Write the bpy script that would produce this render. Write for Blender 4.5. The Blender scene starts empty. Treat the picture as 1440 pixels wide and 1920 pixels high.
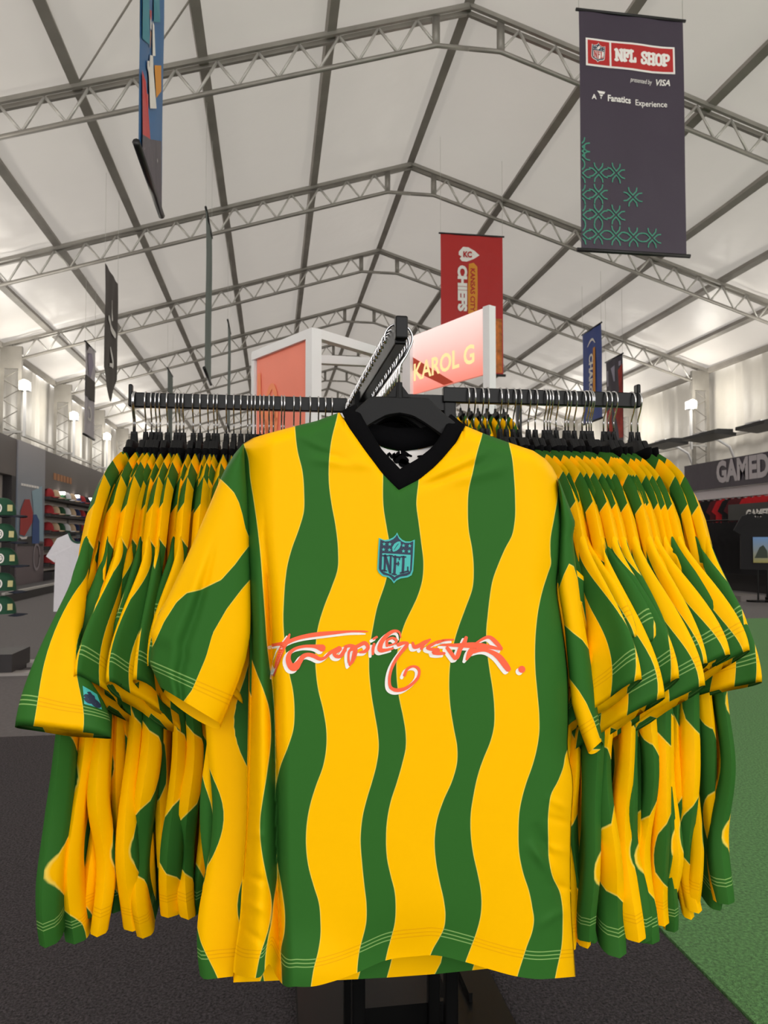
import bpy, math, random
import numpy as np
from mathutils import Vector, Matrix
from mathutils.geometry import tessellate_polygon

random.seed(7)
C = bpy.context.scene.collection
SC = bpy.context.scene

# ------------------------------------------------------------------ camera
CAMZ, YAW, PITCH, FPX = 1.05, 0.148, 0.037, 1400.0
cam = bpy.data.cameras.new('camera')
cam.sensor_fit = 'VERTICAL'; cam.sensor_height = 24.0; cam.lens = 24.0 * FPX / 1920.0
cam.clip_start = 0.02; cam.clip_end = 300
cam.dof.use_dof = True; cam.dof.focus_distance = 1.03; cam.dof.aperture_fstop = 11.0
camo = bpy.data.objects.new('camera', cam); C.objects.link(camo)
camo.location = (0, 0, CAMZ); camo.rotation_euler = (math.pi / 2 + PITCH, 0, -YAW)
SC.camera = camo
# ------------------------------------------------------------------ world and exposure
w = bpy.data.worlds.new('world'); SC.world = w; w.use_nodes = True
bg = w.node_tree.nodes['Background']
bg.inputs[0].default_value = (1.0, 0.98, 0.96, 1); bg.inputs[1].default_value = 1.55
SC.view_settings.view_transform = 'Standard'; SC.view_settings.look = 'None'
SC.view_settings.gamma = 1; SC.view_settings.use_curve_mapping = False
SC.view_settings.exposure = 0.82
LAMP_W = 36.0          # flood lamps on the wall posts, and the added unseen lights
FRONT_W = 26.0          # ceiling spotlights over the aisle behind the camera
try:
    SC.cycles.max_bounces = 6; SC.cycles.diffuse_bounces = 4; SC.cycles.sample_clamp_indirect = 6
    SC.cycles.use_denoising = True
except Exception:
    pass

# ------------------------------------------------------------------ photograph geometry helpers
_cy, _sy, _cp, _sp = math.cos(YAW), math.sin(YAW), math.cos(PITCH), math.sin(PITCH)
FWD = np.array([_sy * _cp, _cy * _cp, _sp]); RGT = np.array([_cy, -_sy, 0.0]); UPV = np.array([-_sy * _sp, -_cy * _sp, _cp])
ORG = np.array([0, 0, CAMZ])
def ray(px, py):
    px = np.asarray(px, float)[..., None]; py = np.asarray(py, float)[..., None]
    return FWD + RGT * ((px - 720) / FPX) + UPV * ((960 - py) / FPX)
def at_Y(px, py, Y):
    r = ray(px, py); return ORG + r * (np.asarray(Y, float)[..., None] / r[..., 1:2])
def at_X(px, py, X):
    r = ray(px, py); return ORG + r * (np.asarray(X, float)[..., None] / r[..., 0:1])
def at_Z(px, py, Z):
    r = ray(px, py); return ORG + r * ((np.asarray(Z, float)[..., None] - CAMZ) / r[..., 2:3])
def at_D(px, py, D):
    return ORG + ray(px, py) * np.asarray(D, float)[..., None]

# ------------------------------------------------------------------ materials
def lin(c):
    return tuple(((v / 255) / 12.92 if v / 255 <= 0.04045 else ((v / 255 + 0.055) / 1.055) ** 2.4) for v in c)
MATS = {}
def mat(name, rgb, rough=0.6, metal=0.0, noise=None, bump=None, emit=None, spec=0.5, translucent=0):
    if name in MATS: return MATS[name]
    m = bpy.data.materials.new(name); m.use_nodes = True; nt = m.node_tree
    b = nt.nodes['Principled BSDF']; col = lin(rgb) + (1,)
    b.inputs['Base Color'].default_value = col; b.inputs['Roughness'].default_value = rough
    b.inputs['Metallic'].default_value = metal; b.inputs['Specular IOR Level'].default_value = spec
    tc = nt.nodes.new('ShaderNodeTexCoord')
    if noise:
        sc, amt = noise
        n = nt.nodes.new('ShaderNodeTexNoise'); n.inputs['Scale'].default_value = sc; n.inputs['Detail'].default_value = 4
        nt.links.new(tc.outputs['Object'], n.inputs['Vector'])
        rp = nt.nodes.new('ShaderNodeMapRange'); rp.inputs[1].default_value = 0.3; rp.inputs[2].default_value = 0.7
        rp.inputs[3].default_value = 1 - amt; rp.inputs[4].default_value = 1 + amt
        nt.links.new(n.outputs['Fac'], rp.inputs[0])
        mx = nt.nodes.new('ShaderNodeVectorMath'); mx.operation = 'SCALE'
        mx.inputs[0].default_value = col[:3]; nt.links.new(rp.outputs[0], mx.inputs['Scale'])
        nt.links.new(mx.outputs[0], b.inputs['Base Color'])
    if bump:
        sc, st, di = bump
        n2 = nt.nodes.new('ShaderNodeTexNoise'); n2.inputs['Scale'].default_value = sc; n2.inputs['Detail'].default_value = 3
        nt.links.new(tc.outputs['Object'], n2.inputs['Vector'])
        bp = nt.nodes.new('ShaderNodeBump'); bp.inputs['Strength'].default_value = st; bp.inputs['Distance'].default_value = di
        nt.links.new(n2.outputs['Fac'], bp.inputs['Height']); nt.links.new(bp.outputs[0], b.inputs['Normal'])
    if emit:
        b.inputs['Emission Color'].default_value = lin(emit[0]) + (1,); b.inputs['Emission Strength'].default_value = emit[1]
    if translucent:
        out = [n for n in nt.nodes if n.type == 'OUTPUT_MATERIAL'][0]
        tr = nt.nodes.new('ShaderNodeBsdfTranslucent'); tr.inputs['Color'].default_value = col
        mxs = nt.nodes.new('ShaderNodeMixShader'); mxs.inputs[0].default_value = translucent
        nt.links.new(b.outputs[0], mxs.inputs[1]); nt.links.new(tr.outputs[0], mxs.inputs[2]); nt.links.new(mxs.outputs[0], out.inputs[0])
    MATS[name] = m
    return m

def jersey_material():
    m = bpy.data.materials.new('jersey_fabric'); m.use_nodes = True; nt = m.node_tree; L = nt.links.new
    b = nt.nodes['Principled BSDF']
    b.inputs['Roughness'].default_value = 0.5; b.inputs['Specular IOR Level'].default_value = 0.05
    b.inputs['Sheen Weight'].default_value = 0.0
    a = nt.nodes.new('ShaderNodeAttribute'); a.attribute_name = 'sd'
    h = nt.nodes.new('ShaderNodeAttribute'); h.attribute_name = 'hd'
    def mr(src, a0, a1):
        n = nt.nodes.new('ShaderNodeMapRange'); n.inputs[1].default_value = a0; n.inputs[2].default_value = a1
        L(src, n.inputs[0]); return n.outputs[0]
    def mth(op, x, y=None):
        n = nt.nodes.new('ShaderNodeMath'); n.operation = op
        for i, v in enumerate((x, y)):
            if v is None: continue
            if isinstance(v, (int, float)): n.inputs[i].default_value = v
            else: L(v, n.inputs[i])
        return n.outputs[0]
    def mix(f, c1, c2):
        n = nt.nodes.new('ShaderNodeMix'); n.data_type = 'RGBA'
        L(f, n.inputs[0])
        for i, v in ((6, c1), (7, c2)):
            if isinstance(v, tuple): n.inputs[i].default_value = v + (1,)
            else: L(v, n.inputs[i])
        return n.outputs[2]
    YEL, GRN = lin((255, 191, 0)), lin((50, 103, 41))
    edge = mr(a.outputs['Fac'], -0.0003, 0.0003)
    rim = mth('MULTIPLY', mr(a.outputs['Fac'], -0.0012, -0.0003), mth('SUBTRACT', 1.0, mr(a.outputs['Fac'], 0.0, 0.0006)))
    col = mix(edge, YEL, GRN)
    col = mix(mth('MULTIPLY', rim, 0.55), col, lin((236, 222, 110)))
    st = None
    for c0 in (0.0265, 0.0315, 0.0365):
        d = mth('ABSOLUTE', mth('SUBTRACT', h.outputs['Fac'], c0))
        v = mth('SUBTRACT', 1.0, mr(d, 0.0004, 0.0010)); st = v if st is None else mth('MAXIMUM', st, v)
    stc = mix(edge, lin((236, 165, 10)), lin((150, 190, 110)))
    col = mix(mth('MULTIPLY', st, 0.75), col, stc)
    L(col, b.inputs['Base Color'])
    tc = nt.nodes.new('ShaderNodeTexCoord')
    n2 = nt.nodes.new('ShaderNodeTexNoise'); n2.inputs['Scale'].default_value = 14; n2.inputs['Detail'].default_value = 3
    L(tc.outputs['Object'], n2.inputs['Vector'])
    bp = nt.nodes.new('ShaderNodeBump'); bp.inputs['Strength'].default_value = 0.12; bp.inputs['Distance'].default_value = 0.01
    L(n2.outputs['Fac'], bp.inputs['Height']); L(bp.outputs[0], b.inputs['Normal'])
    return m
M_JERSEY = jersey_material()
M_BLACKKNIT = mat('black_knit', (8, 8, 10), 0.9, bump=(900, 0.3, 0.001), spec=.08)
M_HANGER = mat('black_plastic', (16, 16, 17), 0.55, spec=.25, bump=(120, 0.15, 0.002))
M_CHROME = mat('chrome_wire', (205, 205, 208), 0.16, 1.0)
M_BLACKMETAL = mat('black_painted_metal', (8, 8, 8), 0.3, spec=.22)
M_WHITE = mat('white_print', (244, 240, 236), 0.6)
M_CORAL = mat('coral_print', (255, 98, 58), 0.6)
M_TEAL = mat('teal_print', (66, 184, 178), 0.6)
M_NAVY = mat('navy_print', (30, 46, 72), 0.6)
M_TENT = mat('tent_fabric', (214, 209, 203), 0.42, noise=(0.35, 0.05), bump=(0.9, 0.35, 0.12), translucent=0.17)
M_TENTWALL = mat('tent_wall_fabric', (196, 191, 182), 0.5, noise=(0.8, 0.05), bump=(1.4, 0.4, 0.1), translucent=0.05)
M_TRUSS = mat('galvanised_steel', (150, 146, 139), 0.45, 0.4, noise=(3, 0.12))
M_BRACE = mat('lit_steel', (196, 193, 187), 0.4, 0.3)  # lighter than the chords: the lit look is in the colour
M_PURLIN = mat('dull_purlin_steel', (150, 145, 138), 0.6, 0.2, noise=(2, 0.15))
M_WIRE = mat('thin_steel_wire', (190, 188, 182), 0.5, 0.5)

# ------------------------------------------------------------------ object helpers
def tag(o, label=None, cat=None, group=None, kind=None):
    if label: o['label'] = label
    if cat: o['category'] = cat
    if group: o['group'] = group
    if kind: o['kind'] = kind
    return o
def empty(name, loc=(0, 0, 0), label=None, cat=None, group=None, parent=None, rot=None):
    o = bpy.data.objects.new(name, None); o.empty_display_size = 0.05; C.objects.link(o)
    o.location = loc
    if rot: o.rotation_euler = rot
    if parent: o.parent = parent
    return tag(o, label, cat, group)
def make_mesh(name, V, F, mats, mi=None, smooth=True, attrs=None):
    me = bpy.data.meshes.new(name)
    me.from_pydata([tuple(map(float, v)) for v in V], [], [tuple(int(i) for i in f) for f in F])
    for m in (mats if isinstance(mats, (list, tuple)) else [mats]): me.materials.append(m)
    if mi is not None: me.polygons.foreach_set('material_index', np.asarray(mi, np.int32))
    if smooth: me.polygons.foreach_set('use_smooth', np.ones(len(me.polygons), bool))
    if attrs:
        for k, arr in attrs.items():
            a = me.attributes.new(k, 'FLOAT', 'POINT'); a.data.foreach_set('value', np.asarray(arr, np.float32))
    me.update()
    return me
def link(name, me, parent=None, loc=None):
    o = bpy.data.objects.new(name, me); C.objects.link(o)
    if parent is not None: o.parent = parent
    if loc is not None: o.location = loc
    return o
class MB:
    def __init__(s): s.v = []; s.f = []; s.mi = []
    def add(s, V, F, m=0):
        b = len(s.v); s.v += [tuple(map(float, p)) for p in V]; s.f += [tuple(i + b for i in f) for f in F]; s.mi += [m] * len(F)
    def box(s, c, size, rz=0, m=0, R=None):
        x, y, z = (d / 2 for d in size)
        P = [(-x, -y, -z), (x, -y, -z), (x, y, -z), (-x, y, -z), (-x, -y, z), (x, -y, z), (x, y, z), (-x, y, z)]
        M = R if R is not None else Matrix.Rotation(rz, 3, 'Z')
        c = Vector(c)
        s.add([tuple(M @ Vector(p) + c) for p in P], [(0, 3, 2, 1), (4, 5, 6, 7), (0, 1, 5, 4), (1, 2, 6, 5), (2, 3, 7, 6), (3, 0, 4, 7)], m)
    def bbox(s, lo, hi, m=0):
        s.box([(a + b) / 2 for a, b in zip(lo, hi)], [abs(b - a) for a, b in zip(lo, hi)], 0, m)
    def tube(s, pts, r, n=8, m=0, cap=True):
        pts = [Vector(p) for p in pts]; N = len(pts); ring = []
        rs = r if isinstance(r, (list, tuple)) else [r] * N
        up = None
        for i, p in enumerate(pts):
            t = (pts[min(i + 1, N - 1)] - pts[max(i - 1, 0)]).normalized()
            if up is None:
                up = t.orthogonal().normalized()
            up = (up - t * up.dot(t)).normalized(); sd = t.cross(up)
            ring.append([p + (up * math.cos(a) + sd * math.sin(a)) * rs[i] for a in [2 * math.pi * k / n for k in range(n)]])
        V = [v for q in ring for v in q]; F = []
        for i in range(N - 1):
            for k in range(n):
                F.append((i * n + k, i * n + (k + 1) % n, (i + 1) * n + (k + 1) % n, (i + 1) * n + k))
        if cap: F += [tuple(range(n - 1, -1, -1)), tuple((N - 1) * n + k for k in range(n))]
        s.add(V, F, m)
    def bar(s, a, b, w, h, m=0, up=(0, 0, 1)):
        a, b = Vector(a), Vector(b); t = (b - a); L = t.length; t.normalize(); u = Vector(up)
        if abs(t.dot(u)) > 0.99: u = Vector((0, 1, 0))
        sd = t.cross(u).normalized(); u = sd.cross(t)
        R = Matrix((sd, t, u)).transposed()
        s.box((a + b) / 2, (w, L, h), m=m, R=R)
    def poly(s, P, m=0):
        P = [Vector(p) for p in P]; T = tessellate_polygon([P]); s.add(P, [tuple(t) for t in T], m)
    def build(s, name, mats, parent=None, smooth=False, loc=None):
        return link(name, make_mesh(name, s.v, s.f, mats, s.mi, smooth), parent, loc)
def interp(tab):
    t = np.array(sorted(tab), float)
    return lambda x: np.interp(x, t[:, 0], t[:, 1])
def smooth_curve(tab, deg=3):
    """Catmull-Rom through a table of (a, b), evaluated by a"""
    t = np.array(sorted(tab), float)
    A, B = t[:, 0], t[:, 1]
    d = np.gradient(B, A)
    def f(x):
        x = np.asarray(x, float); xc = np.clip(x, A[0], A[-1])
        i = np.clip(np.searchsorted(A, xc, side='right') - 1, 0, len(A) - 2)
        h = A[i + 1] - A[i]; u = (xc - A[i]) / h
        return ((2 * u**3 - 3 * u**2 + 1) * B[i] + (u**3 - 2 * u**2 + u) * h * d[i] + (-2 * u**3 + 3 * u**2) * B[i + 1] + (u**3 - u**2) * h * d[i + 1])
    return f
def sstep(a, b, x):
    u = np.clip((np.asarray(x, float) - a) / (b - a), 0, 1); return u * u * (3 - 2 * u)
def ribbon(pts, closed=False, per=6):
    """stroke of (x, y, width) -> list of quads in 2D"""
    P = np.array(pts, float); n = len(P)
    if n == 2: S = np.array([P[0] + (P[1] - P[0]) * k / 4 for k in range(5)])
    else:
        Q = np.vstack([2 * P[0] - P[1], P, 2 * P[-1] - P[-2]]); S = []
        for i in range(n - 1):
            p0, p1, p2, p3 = Q[i:i + 4]
            for k in range(per):
                u = k / per
                S.append(0.5 * ((2 * p1) + (-p0 + p2) * u + (2 * p0 - 5 * p1 + 4 * p2 - p3) * u * u + (-p0 + 3 * p1 - 3 * p2 + p3) * u**3))
        S.append(P[-1]); S = np.array(S)
    d = np.gradient(S[:, :2], axis=0); L = np.hypot(d[:, 0], d[:, 1])[:, None]; L[L < 1e-9] = 1; d = d / L
    nrm = np.stack([-d[:, 1], d[:, 0]], 1); wd = np.maximum(S[:, 2:3], 0.01) / 2
    rows = []
    r0 = S[0, 2] / 2; r1 = S[-1, 2] / 2
    for k in (-0.9, -0.55):
        rows.append((S[0, :2] + d[0] * r0 * k - nrm[0] * r0 * math.sqrt(1 - k * k), S[0, :2] + d[0] * r0 * k + nrm[0] * r0 * math.sqrt(1 - k * k)))
    for i in range(len(S)): rows.append((S[i, :2] - nrm[i] * wd[i], S[i, :2] + nrm[i] * wd[i]))
    for k in (0.55, 0.9):
        rows.append((S[-1, :2] + d[-1] * r1 * k - nrm[-1] * r1 * math.sqrt(1 - k * k), S[-1, :2] + d[-1] * r1 * k + nrm[-1] * r1 * math.sqrt(1 - k * k)))
    V = [p for r in rows for p in r]
    F = [(2 * i, 2 * i + 1, 2 * i + 3, 2 * i + 2) for i in range(len(rows) - 1)]
    return np.array(V), F
def disc(x, y, r, n=20, ry=None):
    ry = ry or r
    return [(x + r * math.cos(2 * math.pi * k / n), y + ry * math.sin(2 * math.pi * k / n)) for k in range(n)]
def text_mesh(s, size, m, bold=0.0, shear=0.0, spacing=1.0, align='LEFT'):
    cu = bpy.data.curves.new('t', 'FONT'); cu.body = s; cu.size = size; cu.offset = bold; cu.shear = shear
    cu.space_character = spacing; cu.align_x = align; cu.resolution_u = 3
    o = bpy.data.objects.new('t', cu); C.objects.link(o)
    dg = bpy.context.evaluated_depsgraph_get(); me = bpy.data.meshes.new_from_object(o.evaluated_get(dg))
    bpy.data.objects.remove(o); bpy.data.curves.remove(cu)
    me.materials.clear(); me.materials.append(m)
    return me
# slab-serif block capitals as strokes on a 0..1 grid (x, y up)
SLAB = {
 'N': ([((.12, 0), (.12, 1)), ((.12, 1), (.78, 0)), ((.78, 0), (.78, 1))], [(-.02, .26, 0), (-.02, .2, 1), (.62, .94, 1)], .9),
 'F': ([((.14, 0), (.14, 1)), ((.14, .95), (.7, .95)), ((.14, .5), (.55, .5)), ((.68, .95), (.68, .72)), ((.53, .62), (.53, .38))], [(-.02, .34, 0), (-.02, .2, 1)], .76),
 'L': ([((.14, 0), (.14, 1)), ((.14, .05), (.7, .05)), ((.68, .05), (.68, .32))], [(-.02, .34, 1), (-.02, .2, 0)], .78),
 'S': ([((.7, .72), (.68, .93), (.35, .97), (.1, .78), (.35, .53), (.62, .4), (.68, .2), (.38, .03), (.1, .07), (.08, .3))], [], .8),
 'H': ([((.14, 0), (.14, 1)), ((.74, 0), (.74, 1)), ((.14, .5), (.74, .5))], [(-.02, .3, 0), (-.02, .3, 1), (.58, .9, 0), (.58, .9, 1)], .92),
 'O': ([((.42, .97), (.12, .8), (.08, .5), (.12, .2), (.42, .03), (.72, .2), (.76, .5), (.72, .8), (.42, .97))], [], .86),
 'P': ([((.14, 0), (.14, 1)), ((.14, .95), (.5, .95), (.7, .85), (.7, .58), (.5, .46), (.14, .46))], [(-.02, .36, 0), (-.02, .2, 1)], .8),
 ' ': ([], [], .5),
}
def slab_text(s, wid=.2):
    out = []; x = 0
    for ch in s:
        st, serif, adv = SLAB[ch]
        for p in st: out.append([(x + a, b, wid) for a, b in p])
        for (a, b, y) in serif: out.append([(x + a, .05 if y == 0 else .95, .12), (x + b, .05 if y == 0 else .95, .12)])
        x += adv + .14
    return out, x

# ================================================================== THE TENT
TX, TW, RZ, EZ = 2.414, 8.222, CAMZ + 6.737, CAMZ + 4.177
SLOPE = (RZ - EZ) / TW
TY = [8.948 + 4 * k for k in range(8)]
YB, YF = -7.0, TY[-1] + 0.4
PUR = [0, 1.747, 3.273, 4.711, 5.985, 7.211]
XL, XR = TX - TW, TX + TW
def grid_mesh(name, fn, nu, nv, m, attrs=None):
    U, Vv = np.meshgrid(np.linspace(0, 1, nu), np.linspace(0, 1, nv), indexing='ij')
    P = fn(U, Vv).reshape(-1, 3)
    F = [(i * nv + j, (i + 1) * nv + j, (i + 1) * nv + j + 1, i * nv + j + 1) for i in range(nu - 1) for j in range(nv - 1)]
    return make_mesh(name, P, F, m)
def struct(o): o['kind'] = 'structure'; return o
for sgn in (-1, 1):
    def fn(U, V):
        q = U * (TW + 0.15); y = YB + V * (YF - YB)
        ph = ((y - TY[0]) / 4.0) % 1.0
        sag = 0.05 * np.sin(np.pi * ph) * np.sin(np.pi * U) + 0.012 * np.sin(q * 9 + 2 * np.sin(y * 1.3)) * np.exp(-np.minimum(ph, 1 - ph) * 9)
        return np.stack([TX + sgn * q, y, RZ + 0.10 - SLOPE * q - sag], -1)
    struct(link('ceiling', grid_mesh('ceiling', fn, 60, 150, M_TENT)))
    def fw(U, V):
        y = YB + V * (YF - YB); z = U * (EZ + 0.05)
        fold = 0.035 * np.sin(y * 7.3 + np.sin(y * 1.7) * 2) + 0.02 * np.sin(y * 17)
        return np.stack([TX + sgn * (TW + 0.22) + fold * (0.4 + 0.6 * U), y, z], -1)
    struct(link('wall_left' if sgn < 0 else 'wall_right', grid_mesh('wall', fw, 6, 400, M_TENTWALL)))
mb = MB(); y = YF + 0.1
mb.poly([(XL - .3, y, 0), (XR + .3, y, 0), (XR + .3, y, EZ), (TX, y, RZ + .15), (XL - .3, y, EZ)])
struct(mb.build('wall_back', M_TENTWALL))
# floor
M_FLOOR = mat('grey_floor_carpet', (96, 92, 93), 0.95, noise=(40, 0.12), bump=(220, 0.4, 0.004))
M_CARPET = mat('charcoal_carpet', (57, 51, 55), 0.97, noise=(150, 0.95), bump=(200, 1.0, 0.012))
M_TURF = mat('green_turf', (100, 152, 90), 0.95, noise=(110, 0.4), bump=(260, 1.0, 0.012))
mb = MB(); mb.box((TX, (YB + YF) / 2, -0.05), (2 * TW + 1, YF - YB + 1, 0.1)); struct(mb.build('floor', M_FLOOR))
ex = float(at_Z(1300, 1810, 0)[0])          # edge where carpet meets turf
mb = MB(); mb.bbox((-5.0, -3, -0.002), (ex - 0.006, 4.25, 0.006))
tag(mb.build('carpet', M_CARPET), 'charcoal grey carpet under and around the clothing rack', 'carpet')
mb = MB(); mb.bbox((ex + 0.002, -3, -0.002), (9.2, 9.1, 0.009))
tag(mb.build('artificial_turf', M_TURF), 'green artificial turf strip on the right of the rack', 'turf')
mb = MB(); mb.bbox((-5.0, 6.55, -.002), (-.6, 6.78, 0.03)); mb.bbox((-5.0, 6.15, -.002), (-.6, 6.3, 0.02))
struct(mb.build('trim_1', mat('grey_ramp', (150, 145, 142), 0.6)))

# trusses
def roofz(x): return RZ - SLOPE * abs(x - TX)
DEP = 0.38
brace_me = {}
for k, y in enumerate(TY):
    root = struct(empty('trim_%d' % (k + 2), (TX, y, RZ)))
    for sgn in (-1, 1):
        mb = MB()
        for dy in (-.07, .07):
            mb.bar((0, dy, -.03), (sgn * TW, dy, -.03 - SLOPE * TW), .05, .055)
        mb.build('top_chord', M_TRUSS, root)
        mb = MB(); a = 0.42
        mb.tube([(0, 0, -.03 - DEP - SLOPE * a), (sgn * a, 0, -.03 - DEP - SLOPE * a), (sgn * TW, 0, -.03 - DEP - SLOPE * TW)], .032, 6)
        mb.bar((sgn * a, 0, -.02 - SLOPE * a), (sgn * a, 0, -.04 - DEP - SLOPE * a), .09, .05)
        mb.build('bottom_chord', M_TRUSS, root, True)
        nd = 16; st = (TW - a) / nd
        all_b = MB()
        for i in range(nd):
            for h in (0, 1):
                xa = a + i * st + h * st / 2; xb = xa + st / 2
                za, zb = (-.04, -.02 - DEP) if h == 1 else (-.02 - DEP, -.04)
                if h == 0: za, zb = -.02 - DEP, -.04
                key = (sgn, h)
                if k < 4:
                    if key not in brace_me:
                        b = MB(); b.tube([(0, 0, za), (sgn * st / 2, 0, zb - SLOPE * st / 2)], .018, 6)
                        brace_me[key] = make_mesh('diagonal_brace', b.v, b.f, M_BRACE)
                    link('diagonal_brace', brace_me[key], root, (sgn * xa, 0, -SLOPE * xa))
                else:
                    all_b.tube([(sgn * xa, 0, za - SLOPE * xa), (sgn * xb, 0, zb - SLOPE * xb)], .018, 5)
        if k >= 4: all_b.build('bracing', M_BRACE, root)['kind'] = 'stuff'
        # post
        mb = MB(); px = sgn * (TW - .05); zb_ = -RZ
        mb.bbox((px - .04, -.04, zb_), (px + .04, .04, EZ - RZ))
        pin = px - sgn * .36
        mb.bbox((pin - .035, -.035, zb_), (pin + .035, .035, EZ - RZ - .2))
        mb.bbox((min(px, pin) - .04, -.05, EZ - RZ - .5), (max(px, pin) + .04, .05, EZ - RZ - .02))
        mb.build('wall_post', M_TRUSS, root)
        zz = MB(); z = .1
        while z < EZ - .7:
            zz.tube([(px, 0, z - RZ), (pin, 0, z + .22 - RZ), (px, 0, z + .44 - RZ)], .015, 5); z += .44
        zz.build('post_lacing', M_TRUSS, root)
# purlins, each line running the length of the tent
n = 10
for i, p in enumerate(PUR):
    for sgn in ((1,) if i == 0 else (-1, 1)):
        mb = MB(); x = TX + sgn * p; z = RZ - SLOPE * p + .03
        R = Matrix.Rotation(sgn * math.atan(SLOPE), 3, 'Y')
        mb.box((x, (YB + YF) / 2, z), (.115, YF - YB, .09), R=R)
        struct(mb.build('trim_%d' % n, M_PURLIN)); n += 1
for sgn in (-1, 1):
    mb = MB(); mb.bbox((TX + sgn * TW - .06, YB, EZ - .06), (TX + sgn * TW + .06, YF, EZ + .05))
    struct(mb.build('trim_%d' % n, M_PURLIN)); n += 1
    mb = MB(); mb.bbox((TX + sgn * (TW - .02) - .03, YB, 3.46), (TX + sgn * (TW - .02) + .03, YF, 3.53))
    struct(mb.build('trim_%d' % n, M_TRUSS)); n += 1
# bracing cables in the first bay
for k, (a, b) in enumerate((((TX - 4.71, TY[0], roofz(TX - 4.71)), (TX - 2.2, TY[0] - 3.6, roofz(TX - 2.2))), ((TX + 1.0, TY[0] - 3.4, roofz(TX + 1)), (TX + 5.9, TY[0], roofz(TX + 5.9))),
                            ((TX - 4.0, TY[0], roofz(TX - 4.0)), (TX - 1.4, TY[0] - 3.9, roofz(TX - 1.4))))):
    mb = MB(); mb.tube([a, b], .012, 5); struct(mb.build('trim_%d' % n, M_PURLIN)); n += 1

# flood lamps on the posts; bodiless unseen lights added in the nearer bays
M_LAMP = mat('lamp_glow', (255, 250, 225), 0.5, emit=((255, 246, 214), 26))
M_LAMPBODY = mat('lamp_housing', (200, 200, 200), 0.4, 0.5)
ORD = ['first', 'second', 'third', 'fourth', 'fifth', 'sixth', 'seventh', 'eighth', 'ninth', 'tenth', 'eleventh', 'twelfth', 'thirteenth', 'fourteenth',
       'fifteenth', 'sixteenth', 'seventeenth', 'eighteenth', 'nineteenth', 'twentieth', 'twenty-first', 'twenty-second', 'twenty-third', 'twenty-fourth',
       'twenty-fifth', 'twenty-sixth', 'twenty-seventh', 'twenty-eighth', 'twenty-ninth', 'thirtieth', 'thirty-first', 'thirty-second', 'thirty-third', 'thirty-fourth', 'thirty-fifth', 'thirty-sixth']
for sgn, side in ((-1, 'left'), (1, 'right')):
    for k in range(-3, 8):
        y = TY[0] + 4 * k - .12
        lx = TX + sgn * (TW - .55)
        if k >= 2:
            r = empty('flood_lamp', (lx, y, 4.25), 'glowing flood lamp on the %s lattice post along the %s wall' % (ORD[k], side), 'lamp', 'flood lamps on the wall posts')
            mb = MB(); mb.bar((0, 0, -1.0), (0, 0, -.02), .05, .05); mb.bar((0, 0, -.9), (sgn * .5, .12, -.9), .04, .04); mb.build('pole', M_LAMPBODY, r)
            mb = MB(); mb.box((0, 0, .08), (.2, .2, .2)); mb.build('housing', M_LAMPBODY, r)
            mb = MB(); mb.tube([(-sgn * .02, -.10, .09), (-sgn * .05, -.125, .09), (-sgn * .06, -.15, .09)], [.115, .095, .05], 16); mb.build('lens', M_LAMP, r, True)
        ld = bpy.data.lights.new('flood_light', 'POINT'); ld.energy = LAMP_W; ld.color = (1, .96, .90); ld.shadow_soft_size = .25
        lo = bpy.data.objects.new('flood_light', ld); C.objects.link(lo); lo.location = (lx - sgn * .25, y - .25, 4.35)

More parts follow.
